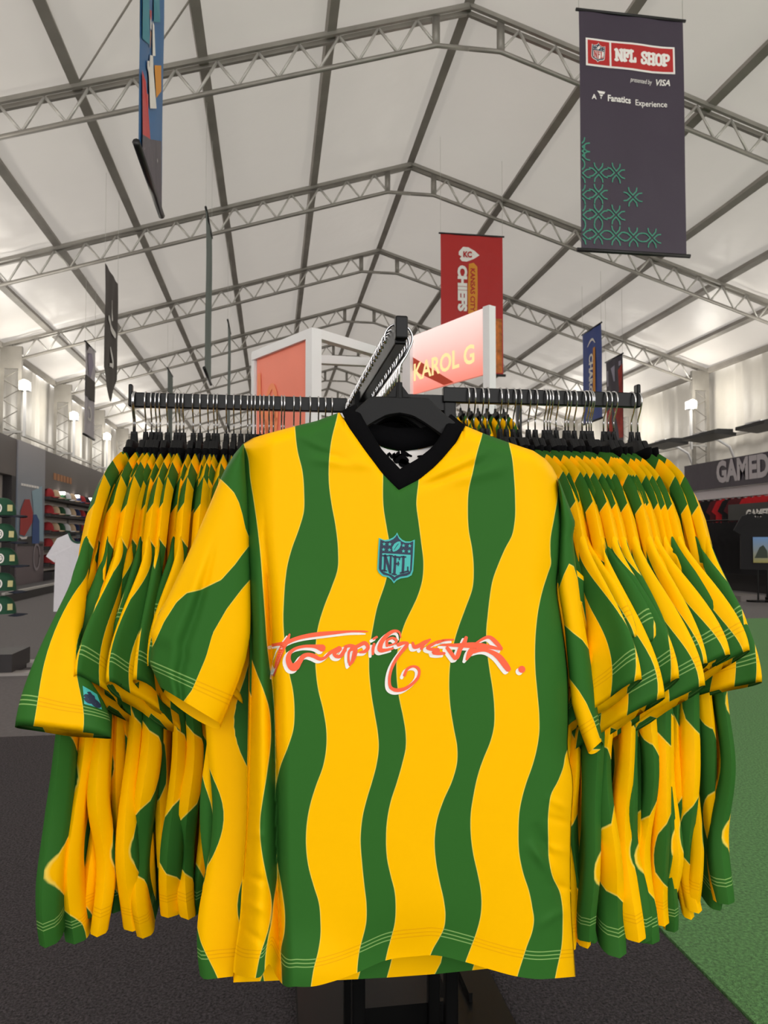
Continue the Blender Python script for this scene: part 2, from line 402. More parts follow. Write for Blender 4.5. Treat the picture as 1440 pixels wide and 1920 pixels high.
# ================================================================== HANGING BANNERS
M_BAN_DARK = mat('banner_aubergine', (62, 52, 68), 0.42, bump=(2.2, 0.35, 0.05))
M_BAN_RED = mat('banner_red', (188, 36, 34), 0.42, bump=(2.4, 0.4, 0.05))
M_BAN_BLUE = mat('banner_blue', (46, 72, 150), 0.5)
M_BAN_GREY = mat('banner_charcoal', (72, 64, 60), 0.6)
M_BAN_WHITE = mat('banner_pale', (206, 200, 208), 0.6)
M_RED = mat('sign_red', (188, 34, 34), 0.5)
M_GREENLINE = mat('banner_green_line', (66, 146, 122), 0.6)
M_ROD = mat('black_rod', (24, 24, 26), 0.4)
M_GOLD = mat('banner_gold', (226, 150, 40), 0.55)
def banner(label, O, U, Wd, Ht, m, wires=1.0, point=0.0, rods=True):
    """banner with its top-left corner at O, width vector along U, hanging down; returns (root, place(u,v,off))"""
    O = Vector(O); U = Vector(U).normalized(); N = U.cross(Vector((0, 0, 1))).normalized()
    root = empty('hanging_banner', O, label, 'banner', 'banners hanging from the tent roof')
    nu, nv = 14, 30; V = []
    for i in range(nu):
        for j in range(nv):
            u = i / (nu - 1); v = j / (nv - 1)
            vv = v * (Ht + point * (1 - abs(2 * u - 1)))
            off = 0.012 * math.sin(u * 6.3 + v * 2.0) * math.sin(math.pi * v) + 0.006 * math.sin(u * 13 + v * 7)
            V.append(tuple(U * (u * Wd) + Vector((0, 0, -vv)) + N * off))
    F = [(i * nv + j, (i + 1) * nv + j, (i + 1) * nv + j + 1, i * nv + j + 1) for i in range(nu - 1) for j in range(nv - 1)]
    link('fabric', make_mesh('fabric', V, F, m), root)
    if rods:
        mb = MB(); mb.tube([U * -.03, U * (Wd + .03)], .016, 8); mb.build('top_rod', M_ROD, root, True)
        if not point:
            mb = MB(); mb.tube([U * -.04 + Vector((0, 0, -Ht)), U * (Wd + .04) + Vector((0, 0, -Ht))], .022, 8); mb.build('bottom_rod', M_ROD, root, True)
    if wires:
        for q in (0.0, 1.0):
            p = U * (q * Wd); top = roofz((O + p).x) - O.z + .05
            mb = MB(); mb.tube([p, p + Vector((0, 0, top))], .003, 4); mb.build('wire', M_WIRE, root)
    def place(u, v, off=0.004):
        ub = u / Wd; vb = v / Ht
        wv = 0.012 * math.sin(ub * 6.3 + vb * 2.0) * math.sin(math.pi * min(max(vb, 0), 1)) + 0.006 * math.sin(ub * 13 + vb * 7)
        return tuple(U * u + Vector((0, 0, -v)) + N * (off + wv))
    return root, place
def art(root, place, name, m, polys=(), ribs=(), off=0.006, label=None, both=True):
    mb = MB()
    for s in ((1, -1) if both else (1,)):
        for P in polys:
            # subdivide long edges a little by fan through tessellation
            T = tessellate_polygon([[Vector((a, b, 0)) for a, b in P]])
            mb.add([place(a, b, off * s) for a, b in P], [tuple(t) for t in T])
        for R in ribs:
            V, F = ribbon(R); mb.add([place(a, b, off * s) for a, b in V], F)
    o = mb.build(name, m, root)
    if label: o['label'] = label
    return o
def rect(x0, y0, x1, y1, n=6):
    xs = np.linspace(x0, x1, n); return [(x, y0) for x in xs] + [(x, y1) for x in xs[::-1]]
def rects(x0, y0, x1, y1, n=8):
    xs = np.linspace(x0, x1, n + 1); return [[(a, y0), (b, y0), (b, y1), (a, y1)] for a, b in zip(xs[:-1], xs[1:])]
def text_on(root, place, name, s, size, u, v, m, bold=0, shear=0, off=.008, rot=False, width=None, label=None, mirror=False):
    """write s with its baseline start at (u, v); rot turns it 90 degrees clockwise (reading downwards)"""
    me = text_mesh(s, size, m, bold, shear)
    co = np.zeros(len(me.vertices) * 3); me.vertices.foreach_get('co', co); co = co.reshape(-1, 3)
    if width: co[:, 0] *= width / max(co[:, 0].max(), 1e-6)
    out = []
    for x, y, _ in co:
        if rot: out.append(place(u + y, v + x, off))
        else: out.append(place(u + (-x if mirror else x), v - y, off))
    me.vertices.foreach_set('co', np.array(out).ravel()); me.update()
    o = link(name, me, root)
    if label: o['label'] = label
    return o
SH_OUT = [(715, 240), (760, 340), (840, 420), (930, 460), (1050, 460), (1150, 415), (1135, 800), (1110, 1180), (1070, 1290), (980, 1340), (800, 1370), (700, 1420), (635, 1490),
          (570, 1400), (500, 1345), (350, 1310), (265, 1230), (228, 1150), (245, 750), (268, 372), (400, 425), (520, 410), (620, 360), (680, 300)]
def scaled(P, s, c=(690, 860)): return [(c[0] + (x - c[0]) * s, c[1] + (y - c[1]) * s) for x, y in P]
def shield(place2, root, cols, prefix=''):
    """crest layers; place2(x, y, layer) maps crest drawing units to 3D"""
    outer, navy, field, letters = cols
    def lay(name, m, polys, L, ribs=()):
        mb = MB()
        for P in polys:
            T = tessellate_polygon([[Vector((a, b, 0)) for a, b in P]]); mb.add([place2(a, b, L) for a, b in P], [tuple(t) for t in T])
        for R in ribs:
            V, F = ribbon(R, per=3); mb.add([place2(a, b, L) for a, b in V], F)
        return mb.build(name, m, root)
    lay(prefix + 'crest_border', outer, [SH_OUT], 1)
    lay(prefix + 'crest_ground', navy, [scaled(SH_OUT, .915)], 2)
    fld = [(350, 750), (520, 758), (700, 768), (880, 780), (1050, 790), (1030, 1190), (965, 1230), (800, 1265), (720, 1290), (650, 1335), (560, 1275), (450, 1235), (375, 1205), (332, 1150)]
    stars = []
    for sx, sy in ((395, 525), (535, 530), (380, 660), (525, 668), (870, 560), (1025, 570), (870, 698), (1010, 705)):
        stars.append([(sx + (50 if k % 2 == 0 else 21) * math.sin(math.pi * k / 5), sy - (50 if k % 2 == 0 else 21) * math.cos(math.pi * k / 5)) for k in range(10)])
    ball = [(800, 460), (730, 465), (650, 515), (595, 600), (600, 690), (625, 715), (700, 690), (770, 630), (805, 550)]
    lay(prefix + 'crest_field', field, [fld, ball] + stars, 3)
    lay(prefix + 'crest_letters', letters, [], 4, [
        [(420, 800, 52), (415, 1000, 52), (405, 1180, 52)], [(425, 815, 62), (485, 1010, 62), (545, 1225, 62)], [(560, 810, 48), (555, 1000, 48), (548, 1220, 48)],
        [(365, 810, 36), (480, 815, 36)], [(515, 805, 36), (600, 810, 36)], [(355, 1165, 36), (455, 1185, 36)],
        [(668, 830, 62), (660, 1050, 62), (645, 1265, 62)], [(625, 835, 44), (785, 850, 44)], [(775, 850, 34), (770, 905, 34)], [(665, 1005, 42), (755, 1010, 42)], [(745, 965, 32), (742, 1050, 32)], [(595, 1260, 40), (690, 1275, 40)],
        [(872, 840, 60), (865, 1040, 60), (855, 1220, 60)], [(815, 835, 36), (925, 842, 36)], [(800, 1235, 44), (990, 1190, 44)], [(978, 1090, 34), (975, 1190, 34)],
        [(645, 660, 12), (700, 575, 12), (745, 520, 12)]])

# --- big dark banner, upper right
Yb = 7.0
a = at_Y(1085, 18, Yb); b = at_Y(1280, 47, Yb); c = at_Y(1084, 468, Yb)
Wd = float(b[0] - a[0]); Ht = float(a[2] - c[2])
root, pl = banner('large dark aubergine banner with red shop sign hanging at upper right', a, (1, 0, 0), Wd, Ht, M_BAN_DARK)
# drawing units of the banner: u = px/195*Wd measured on the photograph
def bu(px, py):
    p = at_Y(px, py, Yb); return float(p[0] - a[0]), float(a[2] - p[2])
P0 = bu(1097, 72); P1 = bu(1265, 144)
art(root, pl, 'sign_border', M_WHITE, rects(P0[0], P0[1], P1[0], P1[1] - .02))
vx = P0[0] + (P1[0] - P0[0]) * .275; g = .02; y1 = P1[1] - .02
art(root, pl, 'sign_panel', M_RED, rects(P0[0] + g, P0[1] + g, vx - g / 2, y1 - g, 3) + rects(vx + g / 2, P0[1] + g, P1[0] - g, y1 - g, 6), off=.008)
st, tw = slab_text('NFL SHOP', .20)
hh = (y1 - P0[1]) * .40; lx0 = vx + .055; lw = P1[0] - .05 - lx0; base = (P0[1] + y1) / 2 + hh / 2
art(root, pl, 'sign_lettering', M_WHITE, ribs=[[(lx0 + x / tw * lw, base - y * hh, wd * hh * .95) for x, y, wd in [(q[0], q[1], s[2] if len(q) > 2 else .26) for q, s in [((pt[0], pt[1]), pt + (0,) * (3 - len(pt)) if len(pt) > 2 and False else (0, 0, pt[2] if len(pt) > 2 else .20)) for pt in stroke]]] for stroke in st], off=.010)
sc = (y1 - P0[1]) * .72 / 1250; cx = (P0[0] + vx) / 2; cyy = (P0[1] + y1) / 2
shield(lambda x, y, L: pl(cx + (x - 690) * sc, cyy + (y - 865) * sc, .010 + .002 * L), root, (M_WHITE, M_NAVY, M_WHITE, M_RED), 'sign_')
q = bu(1181, 150); text_on(root, pl, 'small_text', 'presented by', .068, q[0], q[1] + .02, M_WHITE, shear=.25, width=.245)
q = bu(1229, 154); text_on(root, pl, 'sponsor_text', 'VISA', .09, q[0] - .005, q[1] + .03, M_WHITE, bold=.002, shear=.3, width=.16)
q = bu(1109, 182); text_on(root, pl, 'tagline_first_letter', 'A', .07, q[0], q[1] + .025, M_WHITE, bold=.002)
q = bu(1137, 186); text_on(root, pl, 'tagline_bold', 'Fanatics', .092, q[0] + .005, q[1] + .025, M_WHITE, bold=.0025, width=.255)
q = bu(1190, 192); text_on(root, pl, 'tagline_plain', 'Experience', .084, q[0] + .005, q[1] + .025, M_WHITE, bold=.0008, width=.345)
q = bu(1119, 171); fx, fy = q
art(root, pl, 'flag_mark', M_WHITE, [[(fx, fy), (fx + .085, fy + .005), (fx + .075, fy + .03), (fx + .02, fy + .028)], [(fx + .022, fy + .036), (fx + .062, fy + .036), (fx + .052, fy + .056), (fx + .034, fy + .054)], [(fx + .032, fy + .062), (fx + .048, fy + .062), (fx + .040, fy + .088)]])
stp = 36.5
for gx, gy in ((1085, 292), (1085, 276), (1121, 325), (1155, 325), (1121, 365), (1121, 403), (1155, 403), (1187, 369), (1121, 440), (1155, 442), (1187, 445), (1222, 447), (1085, 325), (1085, 365), (1085, 403), (1085, 440)):
    u0, v0 = bu(gx, gy); u0 = max(u0, .0); R_ = .098
    ribs = []
    for an in (45, 135, 225, 315):
        A = math.radians(an); d = (math.cos(A), math.sin(A)); nrm = (-d[1], d[0])
        for s in (-1, 1):
            pts = [(u0 + d[0] * t + nrm[0] * s * wv, v0 + d[1] * t + nrm[1] * s * wv, .013) for t, wv in ((.014, .014), (R_ * .4, .015), (R_ * .72, .017), (R_, .036))]
            pts = [p for p in pts if 0.004 < p[0] < Wd and p[1] < Ht - .02]
            ribs += [[p_, q_] for p_, q_ in zip(pts[:-1], pts[1:])]
    if ribs: art(root, pl, 'pattern_cross', M_GREENLINE, ribs=ribs, off=.007)
# --- red banner
Yc = 11.9
a = at_Y(826, 437, Yc); b = at_Y(942, 446, Yc); c = at_Y(826, 700, Yc)
Wd = float(b[0] - a[0]); Ht = float(a[2] - c[2])
root, pl = banner('red football team banner with arrowhead emblem hanging behind the pink panel', a, (1, 0, 0), Wd, Ht, M_BAN_RED)
def bu2(px, py):
    p = at_Y(px, py, Yc); return float(p[0] - a[0]), float(a[2] - p[2])
arrow = [(860, 472), (868, 463), (878, 464), (890, 471), (899, 479), (888, 486), (875, 491), (866, 490), (862, 485), (865, 481), (860, 478)]
art(root, pl, 'arrowhead', M_WHITE, [[bu2(*p) for p in arrow]])
q = bu2(868, 482); text_on(root, pl, 'arrowhead_letters', 'KC', .13, q[0], q[1], M_RED, bold=.006, off=.012, width=.15)
strip = [(879, 495), (888, 493), (895, 500), (896, 545), (895, 588), (878, 588), (877, 540)]
art(root, pl, 'brush_strip', M_GOLD, [[bu2(*p) for p in strip]])
q = bu2(882, 503); text_on(root, pl, 'city_text', 'KANSAS CITY', .11, q[0], q[1], M_RED, bold=.003, rot=True, off=.012, width=float(bu2(882, 584)[1] - q[1]))
q = bu2(859, 498); text_on(root, pl, 'team_text', 'CHIEFS', .20, q[0], q[1], M_WHITE, bold=.012, rot=True, off=.012, width=float(bu2(859, 584)[1] - q[1]))
M_BANPAT = mat('banner_ochre', (196, 110, 40), 0.6, noise=(9, .5))
art(root, pl, 'ochre_border', M_BANPAT, rects(Wd - .13, bu2(930, 598)[1], Wd - .02, Ht - .04, 2))
# --- banners parallel to the aisle: helper from near-top point
def side_banner(label, px, X, ytop, length, height, m, point=0, rods=True, bottom_y=None):
    p = at_X(px, ytop, X)
    return p, banner(label, (X, float(p[1]), float(p[2])), (0, 1, 0), length, height, m, point=point, rods=rods)
# blue banner
xb = 6.6; p = at_X(1127, 605, xb); q = at_X(1092, 625, xb)
Ln = abs(float(q[1] - p[1])); r_, pl = banner('blue banner with white vertical lettering hanging at right behind the rack', p, (0, 1, 0), Ln, 1.95, M_BAN_BLUE)
text_on(r_, lambda u, v, o: pl(Ln - u, v, -o), 'team_text', 'CHARGERS', .20, Ln * .42, .52, M_WHITE, bold=.01, rot=True, off=.012, width=1.25)
art(r_, pl, 'gold_strip', M_GOLD, [[(Ln * .30, .42), (Ln * .42, .42), (Ln * .42, 1.55), (Ln * .30, 1.55)]], off=.009)
art(r_, pl, 'bolt_emblem', M_WHITE, ribs=[[(Ln * .3, .33, .03), (Ln * .42, .24, .05), (Ln * .55, .24, .05), (Ln * .68, .34, .02)]], off=.010)
# dark and red banner
xb = 7.2; p = at_X(1167, 663, xb); q = at_X(1136, 681, xb); Ln = abs(float(q[1] - p[1]))
r_, pl = banner('dark banner with orange red lower half hanging beside the blue banner', p, (0, 1, 0), Ln, 1.9, M_BAN_DARK)
art(r_, pl, 'red_print', mat('banner_vermilion', (200, 62, 44), .6, noise=(4, .35)), [[(0.01, .2), (Ln * .25, .3), (Ln * .22, .75), (Ln * .5, 1.0), (Ln * .98, 1.1), (Ln * .98, 1.75), (.01, 1.75)]])
art(r_, pl, 'pale_print', M_BAN_WHITE, [[(Ln * .45, .16), (Ln * .92, .22), (Ln * .92, .55), (Ln * .45, .5)], [(Ln * .1, .12), (Ln * .22, .12), (Ln * .22, .22), (Ln * .1, .22)]])
# charcoal pennant on the left
xb = -2.4; p = at_X(197, 493, xb); q = at_X(221, 533, xb); Ln = abs(float(q[1] - p[1]))
r_, pl = banner('charcoal pennant with pointed bottom edge hanging on the left', p, (0, 1, 0), Ln, 1.5, M_BAN_GREY, point=.45, rods=False)
art(r_, pl, 'white_marks', M_WHITE, ribs=[[(Ln * .5, .42, .05), (Ln * .62, .64, .09)], [(Ln * .25, .74, .1), (Ln * .75, .86, .1)], [(Ln * .5, 1.12, .05), (Ln * .62, 1.34, .08), (Ln * .45, 1.38, .05)]], off=.012)
# pale banner with player-like silhouette shapes
xb = -3.5; p = at_X(160, 640, xb); q = at_X(178, 668, xb); Ln = abs(float(q[1] - p[1]))
r_, pl = banner('pale lilac and grey banner hanging farthest left beside the charcoal pennant', p, (0, 1, 0), Ln, 1.75, M_BAN_WHITE)
art(r_, pl, 'dark_block', M_BAN_GREY, [[(.02, .62), (Ln - .02, .62), (Ln - .02, 1.02), (.02, 1.02)]], off=.009); art(r_, pl, 'dark_corner', M_BAN_GREY, [[(0.02, .02), (Ln * .4, .02), (Ln * .1, .16)]], off=.009)
art(r_, pl, 'lilac_shape', mat('banner_lilac', (170, 160, 184), .6), [[(Ln * .2, .18), (Ln * .6, .12), (Ln * .85, .3), (Ln * .6, .6), (Ln * .3, .58)]], off=.009)
art(r_, pl, 'white_mark', M_WHITE, ribs=[[(Ln * .4, .72, .07), (Ln * .6, .9, .07)], [(Ln * .35, 1.2, .05), (Ln * .6, 1.2, .05), (Ln * .6, 1.4, .05), (Ln * .35, 1.4, .05)]], off=.011)
# colourful banner, upper left, near
xb = -.74; p = at_X(258, 274, xb); q = at_X(301, 409, xb); Ln = abs(float(q[1] - p[1])); Ht = 1.75
r_, pl = banner('blue and red illustrated banner seen almost edge-on at upper left', (xb, float(p[1]), float(p[2]) + Ht), (0, 1, 0), Ln, Ht, mat('banner_cobalt', (46, 104, 160), .5))
def bb(px, py):
    p2 = at_X(px, py, xb); return float(p2[1] - p[1]), float(p[2] + Ht - p2[2])
def bpoly(P): return [bb(x / 4.575 + 240, y / 4.575) for x, y in P]
art(r_, pl, 'teal_ground', mat('banner_teal', (52, 140, 160), .5), [bpoly([(103, -60), (103, 330), (160, 380), (160, -60)]), bpoly([(225, -60), (235, 190), (268, 190), (268, -60)])], off=.008)
for P_ in [bpoly([(100, 600), (125, 700), (135, 800), (175, 810), (180, 960), (190, 1195), (150, 1180), (100, 1150)]), bpoly([(160, 80), (182, 90), (190, 170), (165, 170)])]: art(r_, pl, 'red_shape', mat('banner_scarlet', (206, 58, 58), .5), [P_], off=.009)
art(r_, pl, 'white_shape', M_WHITE, [bpoly([(135, 520), (160, 520), (160, 560), (180, 580), (180, 470), (225, 480), (225, 620), (232, 930), (195, 930), (180, 680), (150, 620), (135, 580)]), bpoly([(165, 140), (190, 200), (195, 260), (165, 240)]), bpoly([(218, 180), (236, 220), (238, 480), (222, 480)])], off=.010)
art(r_, pl, 'orange_shape', M_GOLD, [bpoly([(232, 560), (265, 560), (265, 780), (234, 840)]), bpoly([(168, 250), (195, 280), (190, 420), (170, 400)])], off=.009)
art(r_, pl, 'dark_foot', M_BAN_DARK, [bpoly([(98, 1150), (190, 1195), (272, 1210), (272, 1850), (98, 1280)])], off=.010)
art(r_, pl, 'pale_line', M_WHITE, ribs=[[bb(264 + 2, 279) + (.012,), bb(282, 318) + (.012,)], [bb(291, 300) + (.02,), bb(297, 340) + (.012,)]], off=.012)
# thin edge-on banners further along the same line
for px, yt, Hh, xx, lab in ((386, 390, 2.1, -.88, 'grey green banner seen edge-on left of the orange panel'), (427, 600, 2.0, -.87, 'second edge-on grey green banner farther along the aisle'), (314, 690, 1.8, -2.55, 'dim edge-on banner behind the left end of the rack')):
    p = at_X(px, yt, xx)
    banner(lab, (xx, float(p[1]), float(p[2])), (0, 1, 0), .95, Hh, mat('banner_grey_green', (96, 108, 104), .6))

# ================================================================== WHITE DISPLAY FRAME WITH PRINTED PANELS
M_FRAME = mat('white_powder_frame', (232, 232, 234), 0.4)
M_ORANGE = mat('coral_panel', (255, 138, 112), 0.5, noise=(1.2, .06))
M_SWIRL = mat('apricot_print', (252, 142, 88), 0.5)
def gradient_mat(name, c0, c1, glow=0):
    m = bpy.data.materials.new(name); m.use_nodes = True; nt = m.node_tree; b_ = nt.nodes['Principled BSDF']; b_.inputs['Roughness'].default_value = .45
    tc = nt.nodes.new('ShaderNodeTexCoord'); sp = nt.nodes.new('ShaderNodeSeparateXYZ'); rp = nt.nodes.new('ShaderNodeValToRGB')
    rp.color_ramp.elements[0].color = lin(c0) + (1,); rp.color_ramp.elements[1].color = lin(c1) + (1,)
    nt.links.new(tc.outputs['Generated'], sp.inputs[0]); nt.links.new(sp.outputs[2], rp.inputs[0]); nt.links.new(rp.outputs[0], b_.inputs['Base Color'])
    if glow: nt.links.new(rp.outputs[0], b_.inputs['Emission Color']); b_.inputs['Emission Strength'].default_value = glow   # added glow that brightens the panel
    return m
M_PINK = gradient_mat('pink_graded_glow', (255, 144, 128), (255, 232, 228), .26)  # paler top stands for overexposure, with a weak glow added
hz = 1.55
def at_h(px, py): return at_Z(px, py, CAMZ + hz)
Pc = at_h(588, 618); S_ = at_h(479, 662); Q_ = at_h(917, 575); R_ = at_h(770, 633); B_ = at_h(700, 652)
frame = empty('display_frame', (float(Pc[0]), float(Pc[1]), 0), 'white square-tube display frame with coral and pink panels behind the rack', 'display frame')
off0 = Vector((float(Pc[0]), float(Pc[1]), 0))
def fpos(v, z=None): p = Vector((float(v[0]), float(v[1]), float(v[2]) if z is None else z)) - off0; return p
ztop = CAMZ + hz
def post(name, v, wd=.075):
    mb = MB(); p = fpos(v, 0); d = (fpos(S_, 0) - fpos(Pc, 0)); mb.box((p.x, p.y, ztop / 2), (wd, wd, ztop), rz=math.atan2(d.y, d.x)); return mb.build(name, M_FRAME, frame)
post('upright', Pc, .085); post('upright', S_, .05); post('upright', Q_, .06); post('upright', R_, .09)
Bk = Pc + (B_ - Pc) * 1.9
post('upright', Bk, .06)
for A, B in ((Pc, S_), (Pc, Bk), (S_, Bk), (R_, Bk)):
    mb = MB(); mb.bar(fpos(A, ztop - .03), fpos(B, ztop - .03), .07, .07); mb.build('top_rail', M_FRAME, frame)
mb = MB(); mb.bar(fpos(Pc, ztop - .60), fpos(Bk, ztop - .60), .06, .06); mb.build('cross_rail', M_FRAME, frame)
def panel(name, A, B, z0, z1, m, g=.03):
    A2 = Vector(fpos(A, 0)); B2 = Vector(fpos(B, 0)); d = (B2 - A2).normalized(); n_ = Vector((d.y, -d.x, 0))
    if n_.y > 0: n_ = -n_
    A2 = A2 + d * g; B2 = B2 - d * g; L_ = (B2 - A2).length
    mb = MB(); mb.bar(A2 + Vector((0, 0, (z0 + z1) / 2)), B2 + Vector((0, 0, (z0 + z1) / 2)), .02, z1 - z0)
    o = mb.build(name, m, frame)
    return o, (lambda u, v, off=.004: tuple(A2 + d * u + Vector((0, 0, z1 - v)) + n_ * (.010 + off))), L_
o, pl, L_ = panel('coral_panel', S_, Pc, .12, ztop - .05, M_ORANGE, .045)
o['label'] = 'coral printed panel'
def swirl(cx, cy, rx, ry, wd): return [(cx + rx * math.cos(t), cy + ry * math.sin(t), wd) for t in np.linspace(0.3, 6.5, 14)]
art(o.parent, pl, 'swirl_print', M_SWIRL, ribs=[swirl(L_ * .32, .50, L_ * .1, .22, .05), swirl(L_ * .34, .50, L_ * .04, .1, .04), [(L_ * .06, .16, .05), (L_ * .09, .40, .05), (L_ * .22, .62, .05), (L_ * .30, .80, .06)], [(L_ * .5, .9, .05), (L_ * .62, .84, .09), (L_ * .6, 1.1, .05)]], both=False)
kz = float(at_Y(917, 700, float(Q_[1]))[2])
o, pl, L_ = panel('pink_panel', R_, Q_, kz, ztop + .0, M_PINK, .005)
o['label'] = 'pink graded printed panel'
PH = ztop - kz
M_PALEYEL = mat('pale_yellow_print', (255, 240, 176), 0.5, emit=((255, 232, 160), .26))  # glow added so the letters look brighter than the pink
art(frame, pl, 'red_band', mat('brick_red_print', (206, 66, 30), .5), [[(0, .14), (0, .245), (L_ * .47, PH - .004), (L_ * .60, PH - .004)]], both=False, off=.0008)
text_on(frame, pl, 'name_lettering', 'KAROL G', .18, L_ * .05, .345, M_PALEYEL, bold=.004, off=.0025, width=L_ * .8)

# ================================================================== LEFT WALL DISPLAY: fascia, cap shelves, poster
M_FASCIA = mat('fascia_grey', (92, 84, 82), 0.5)
M_SHELF = mat('dark_shelf', (44, 40, 42), 0.6)
M_SLAT = mat('pale_backboard', (198, 188, 182), 0.6)
xw = XL + .58
yA, yB = 14.5, 27.0
def wallY(px, X): return float(at_X(px, 1000, X)[1])
yp0, yp1 = wallY(30, xw), wallY(81, xw)
r = empty('cap_display', (xw, yp1, 0), 'grey wall display with fascia and rows of cap shelves along the left wall', 'cap display')
ysh0, ysh1 = yp1 + .05 - yp1, 30 - yp1
mb = MB(); mb.bbox((-.25, 0.02, 2.24), (0, ysh1, 3.12)); mb.build('fascia', M_FASCIA, r)
mb = MB(); mb.bbox((-.28, 0.02, .3), (-.2, ysh1, 2.24)); mb.build('backboard', M_SLAT, r)
shelf_z = [.50, .88, 1.26, 1.66, 2.05]
for z in shelf_z:
    mb = MB(); mb.bbox((-.2, 0.04, z - .07), (.12, ysh1, z)); mb.build('shelf', M_SHELF, r)
mb = MB(); mb.bbox((-.25, .02, 0), (.2, ysh1, .3)); mb.build('base', M_SHELF, r)
for i, yy in enumerate((1.2, 2.6, 4.0)):
    mb = MB(); mb.bbox((-.02, yy - .06, 2.16), (.14, yy + .06, 2.23)); mb.build('downlight', mat('shelf_downlight', (255, 250, 240), .5, emit=((255, 248, 235), 4)), r)
mb = MB(); x0 = .006
for i in range(6):
    mb.bbox((0, .75 + i * .28, 2.50), (.01, .75 + i * .28 + .2, 2.66))
mb.build('fascia_lettering', mat('dull_orange_print', (170, 112, 66), .6), r)
# caps on the wall shelves
def cap_mesh(s=1.0):
    V = []; F = []; nu, nv = 16, 7
    mb = MB()
    for j in range(nv):
        ph = (j / (nv - 1)) * math.pi / 2 * .97
        for i in range(nu):
            th = 2 * math.pi * i / nu
            V.append((.095 * s * math.cos(th) * math.cos(ph) ** .7, .08 * s * math.sin(th) * math.cos(ph) ** .7, .125 * s * math.sin(ph)))
    F = [(j * nu + i, j * nu + (i + 1) % nu, (j + 1) * nu + (i + 1) % nu, (j + 1) * nu + i) for j in range(nv - 1) for i in range(nu)]
    F.append(tuple((nv - 1) * nu + i for i in range(nu)))
    crown = (V, F)
    V = []; F = []; n2 = 10
    for k, (r0, dz) in enumerate(((0, 0), (1, 0))):
        for i in range(n2 + 1):
            th = -math.pi / 2 * .92 + math.pi * .92 * i / n2
            V.append(((.06 + .035 * math.cos(th)) * s if r0 == 0 else (.085 + .085 * max(math.cos(th), 0) ** .6) * s, .08 * s * math.sin(th) * (1 if r0 == 0 else .95), .004 * s - (.012 * s * abs(math.sin(th)) + (.006 * s if r0 else 0))))
    b0 = len(V); V += [(x, y, z - .004 * s) for x, y, z in V[:b0]]
    m_ = n2 + 1
    for i in range(n2):
        F += [(i, i + 1, m_ + i + 1, m_ + i), (b0 + i, b0 + m_ + i, b0 + m_ + i + 1, b0 + i + 1), (m_ + i, m_ + i + 1, b0 + m_ + i + 1, b0 + m_ + i)]
    return crown, (V, F)
CAPCOL = {'red': (150, 34, 38), 'green': (30, 76, 46), 'white': (214, 212, 216), 'navy': (32, 44, 84), 'cream': (196, 170, 140), 'black': (28, 26, 30), 'blue': (60, 100, 170)}
cols = ['red', 'cream', 'green', 'white', 'cream', 'navy', 'red', 'black', 'blue', 'white', 'green', 'navy']
crown, brim = cap_mesh(1.55)
capme = {}
for n_ in CAPCOL:
    capme[n_] = make_mesh('cap', crown[0] + brim[0], crown[1] + [tuple(i + len(crown[0]) for i in f) for f in brim[1]], mat('cap_' + n_, CAPCOL[n_], .8))
SHN = ['bottom', 'second', 'third', 'fourth', 'top']
for si, z in enumerate(shelf_z):
    for k in range(11):
        col = cols[k]
        o = link('cap', capme[col]); o.location = (xw - .0, yp1 + .32 + k * .5, z + .012)
        tag(o, '%s cap, %s from the near end of the %s shelf of the left wall' % (col, ORD[k], SHN[si]), 'cap', 'caps on the wall shelves')
# poster panel
r = empty('poster_panel', (xw + .02, yp0, 0), 'tall blue grey poster panel showing a red and a blue garment on left wall', 'poster')
Lp = yp1 - yp0
mb = MB(); mb.bbox((-.06, 0, 1.0), (0, Lp, 3.12)); mb.build('board', gradient_mat('poster_grade', (120, 140, 160), (150, 146, 150)), r)
mb = MB(); mb.bbox((-.06, 0, 0), (0, Lp, 1.0)); mb.build('lower_board', mat('poster_lower', (112, 100, 104), .6), r)
plp = lambda u, v, o=0.004: (.006 + o, u, 3.12 - v)
def pp(px, py):
    p = at_X(px, py, xw + .02); return float(p[1] - yp0), float(3.12 - p[2])
def pP(P): return [pp(x / 6.4, 880 + y / 6.4) for x, y in P]
art(r, plp, 'pale_light_shape', mat('poster_pale_blue', (150, 180, 196), .6), [pP([(380, 260), (500, 200), (515, 860), (470, 860), (465, 600), (400, 540)])], both=False, off=.002)
art(r, plp, 'red_garment_print', mat('poster_red', (166, 40, 40), .6), [pP([(290, 360), (350, 360), (390, 520), (380, 640), (290, 800), (230, 780), (240, 500)])], both=False, off=.006)
art(r, plp, 'blue_garment_print', mat('poster_blue', (44, 80, 140), .6), [pP([(390, 545), (430, 540), (465, 620), (465, 890), (375, 890)])], both=False, off=.008)
art(r, plp, 'dark_base_print', M_SHELF, [pP([(210, 830), (380, 800), (380, 890), (510, 890), (510, 920), (210, 920)])], both=False, off=.004)
art(r, plp, 'white_shoe_print', M_WHITE, [pP([(215, 800), (270, 815), (320, 800), (310, 835), (250, 840)])], both=False, off=.010)
mb = MB()
for i in range(7):
    u0, v0 = pp((250 + i * 31) / 6.4, 880 + (165 + i * 6) / 6.4); u1, v1 = pp((250 + i * 31 + 24) / 6.4, 880 + (198 + i * 6) / 6.4)
    mb.bbox((.006, u0, 3.12 - v0), (.012, u1, 3.12 - v1))
mb.build('white_lettering', M_WHITE, r)
art(r, plp, 'ring_emblem', mat('poster_ring', (150, 140, 146), .6), ribs=[[(Lp * .7 + .22 * math.cos(t), 2.45 + .28 * math.sin(t), .06) for t in np.linspace(0, 6.2, 12)]], both=False, off=.006)
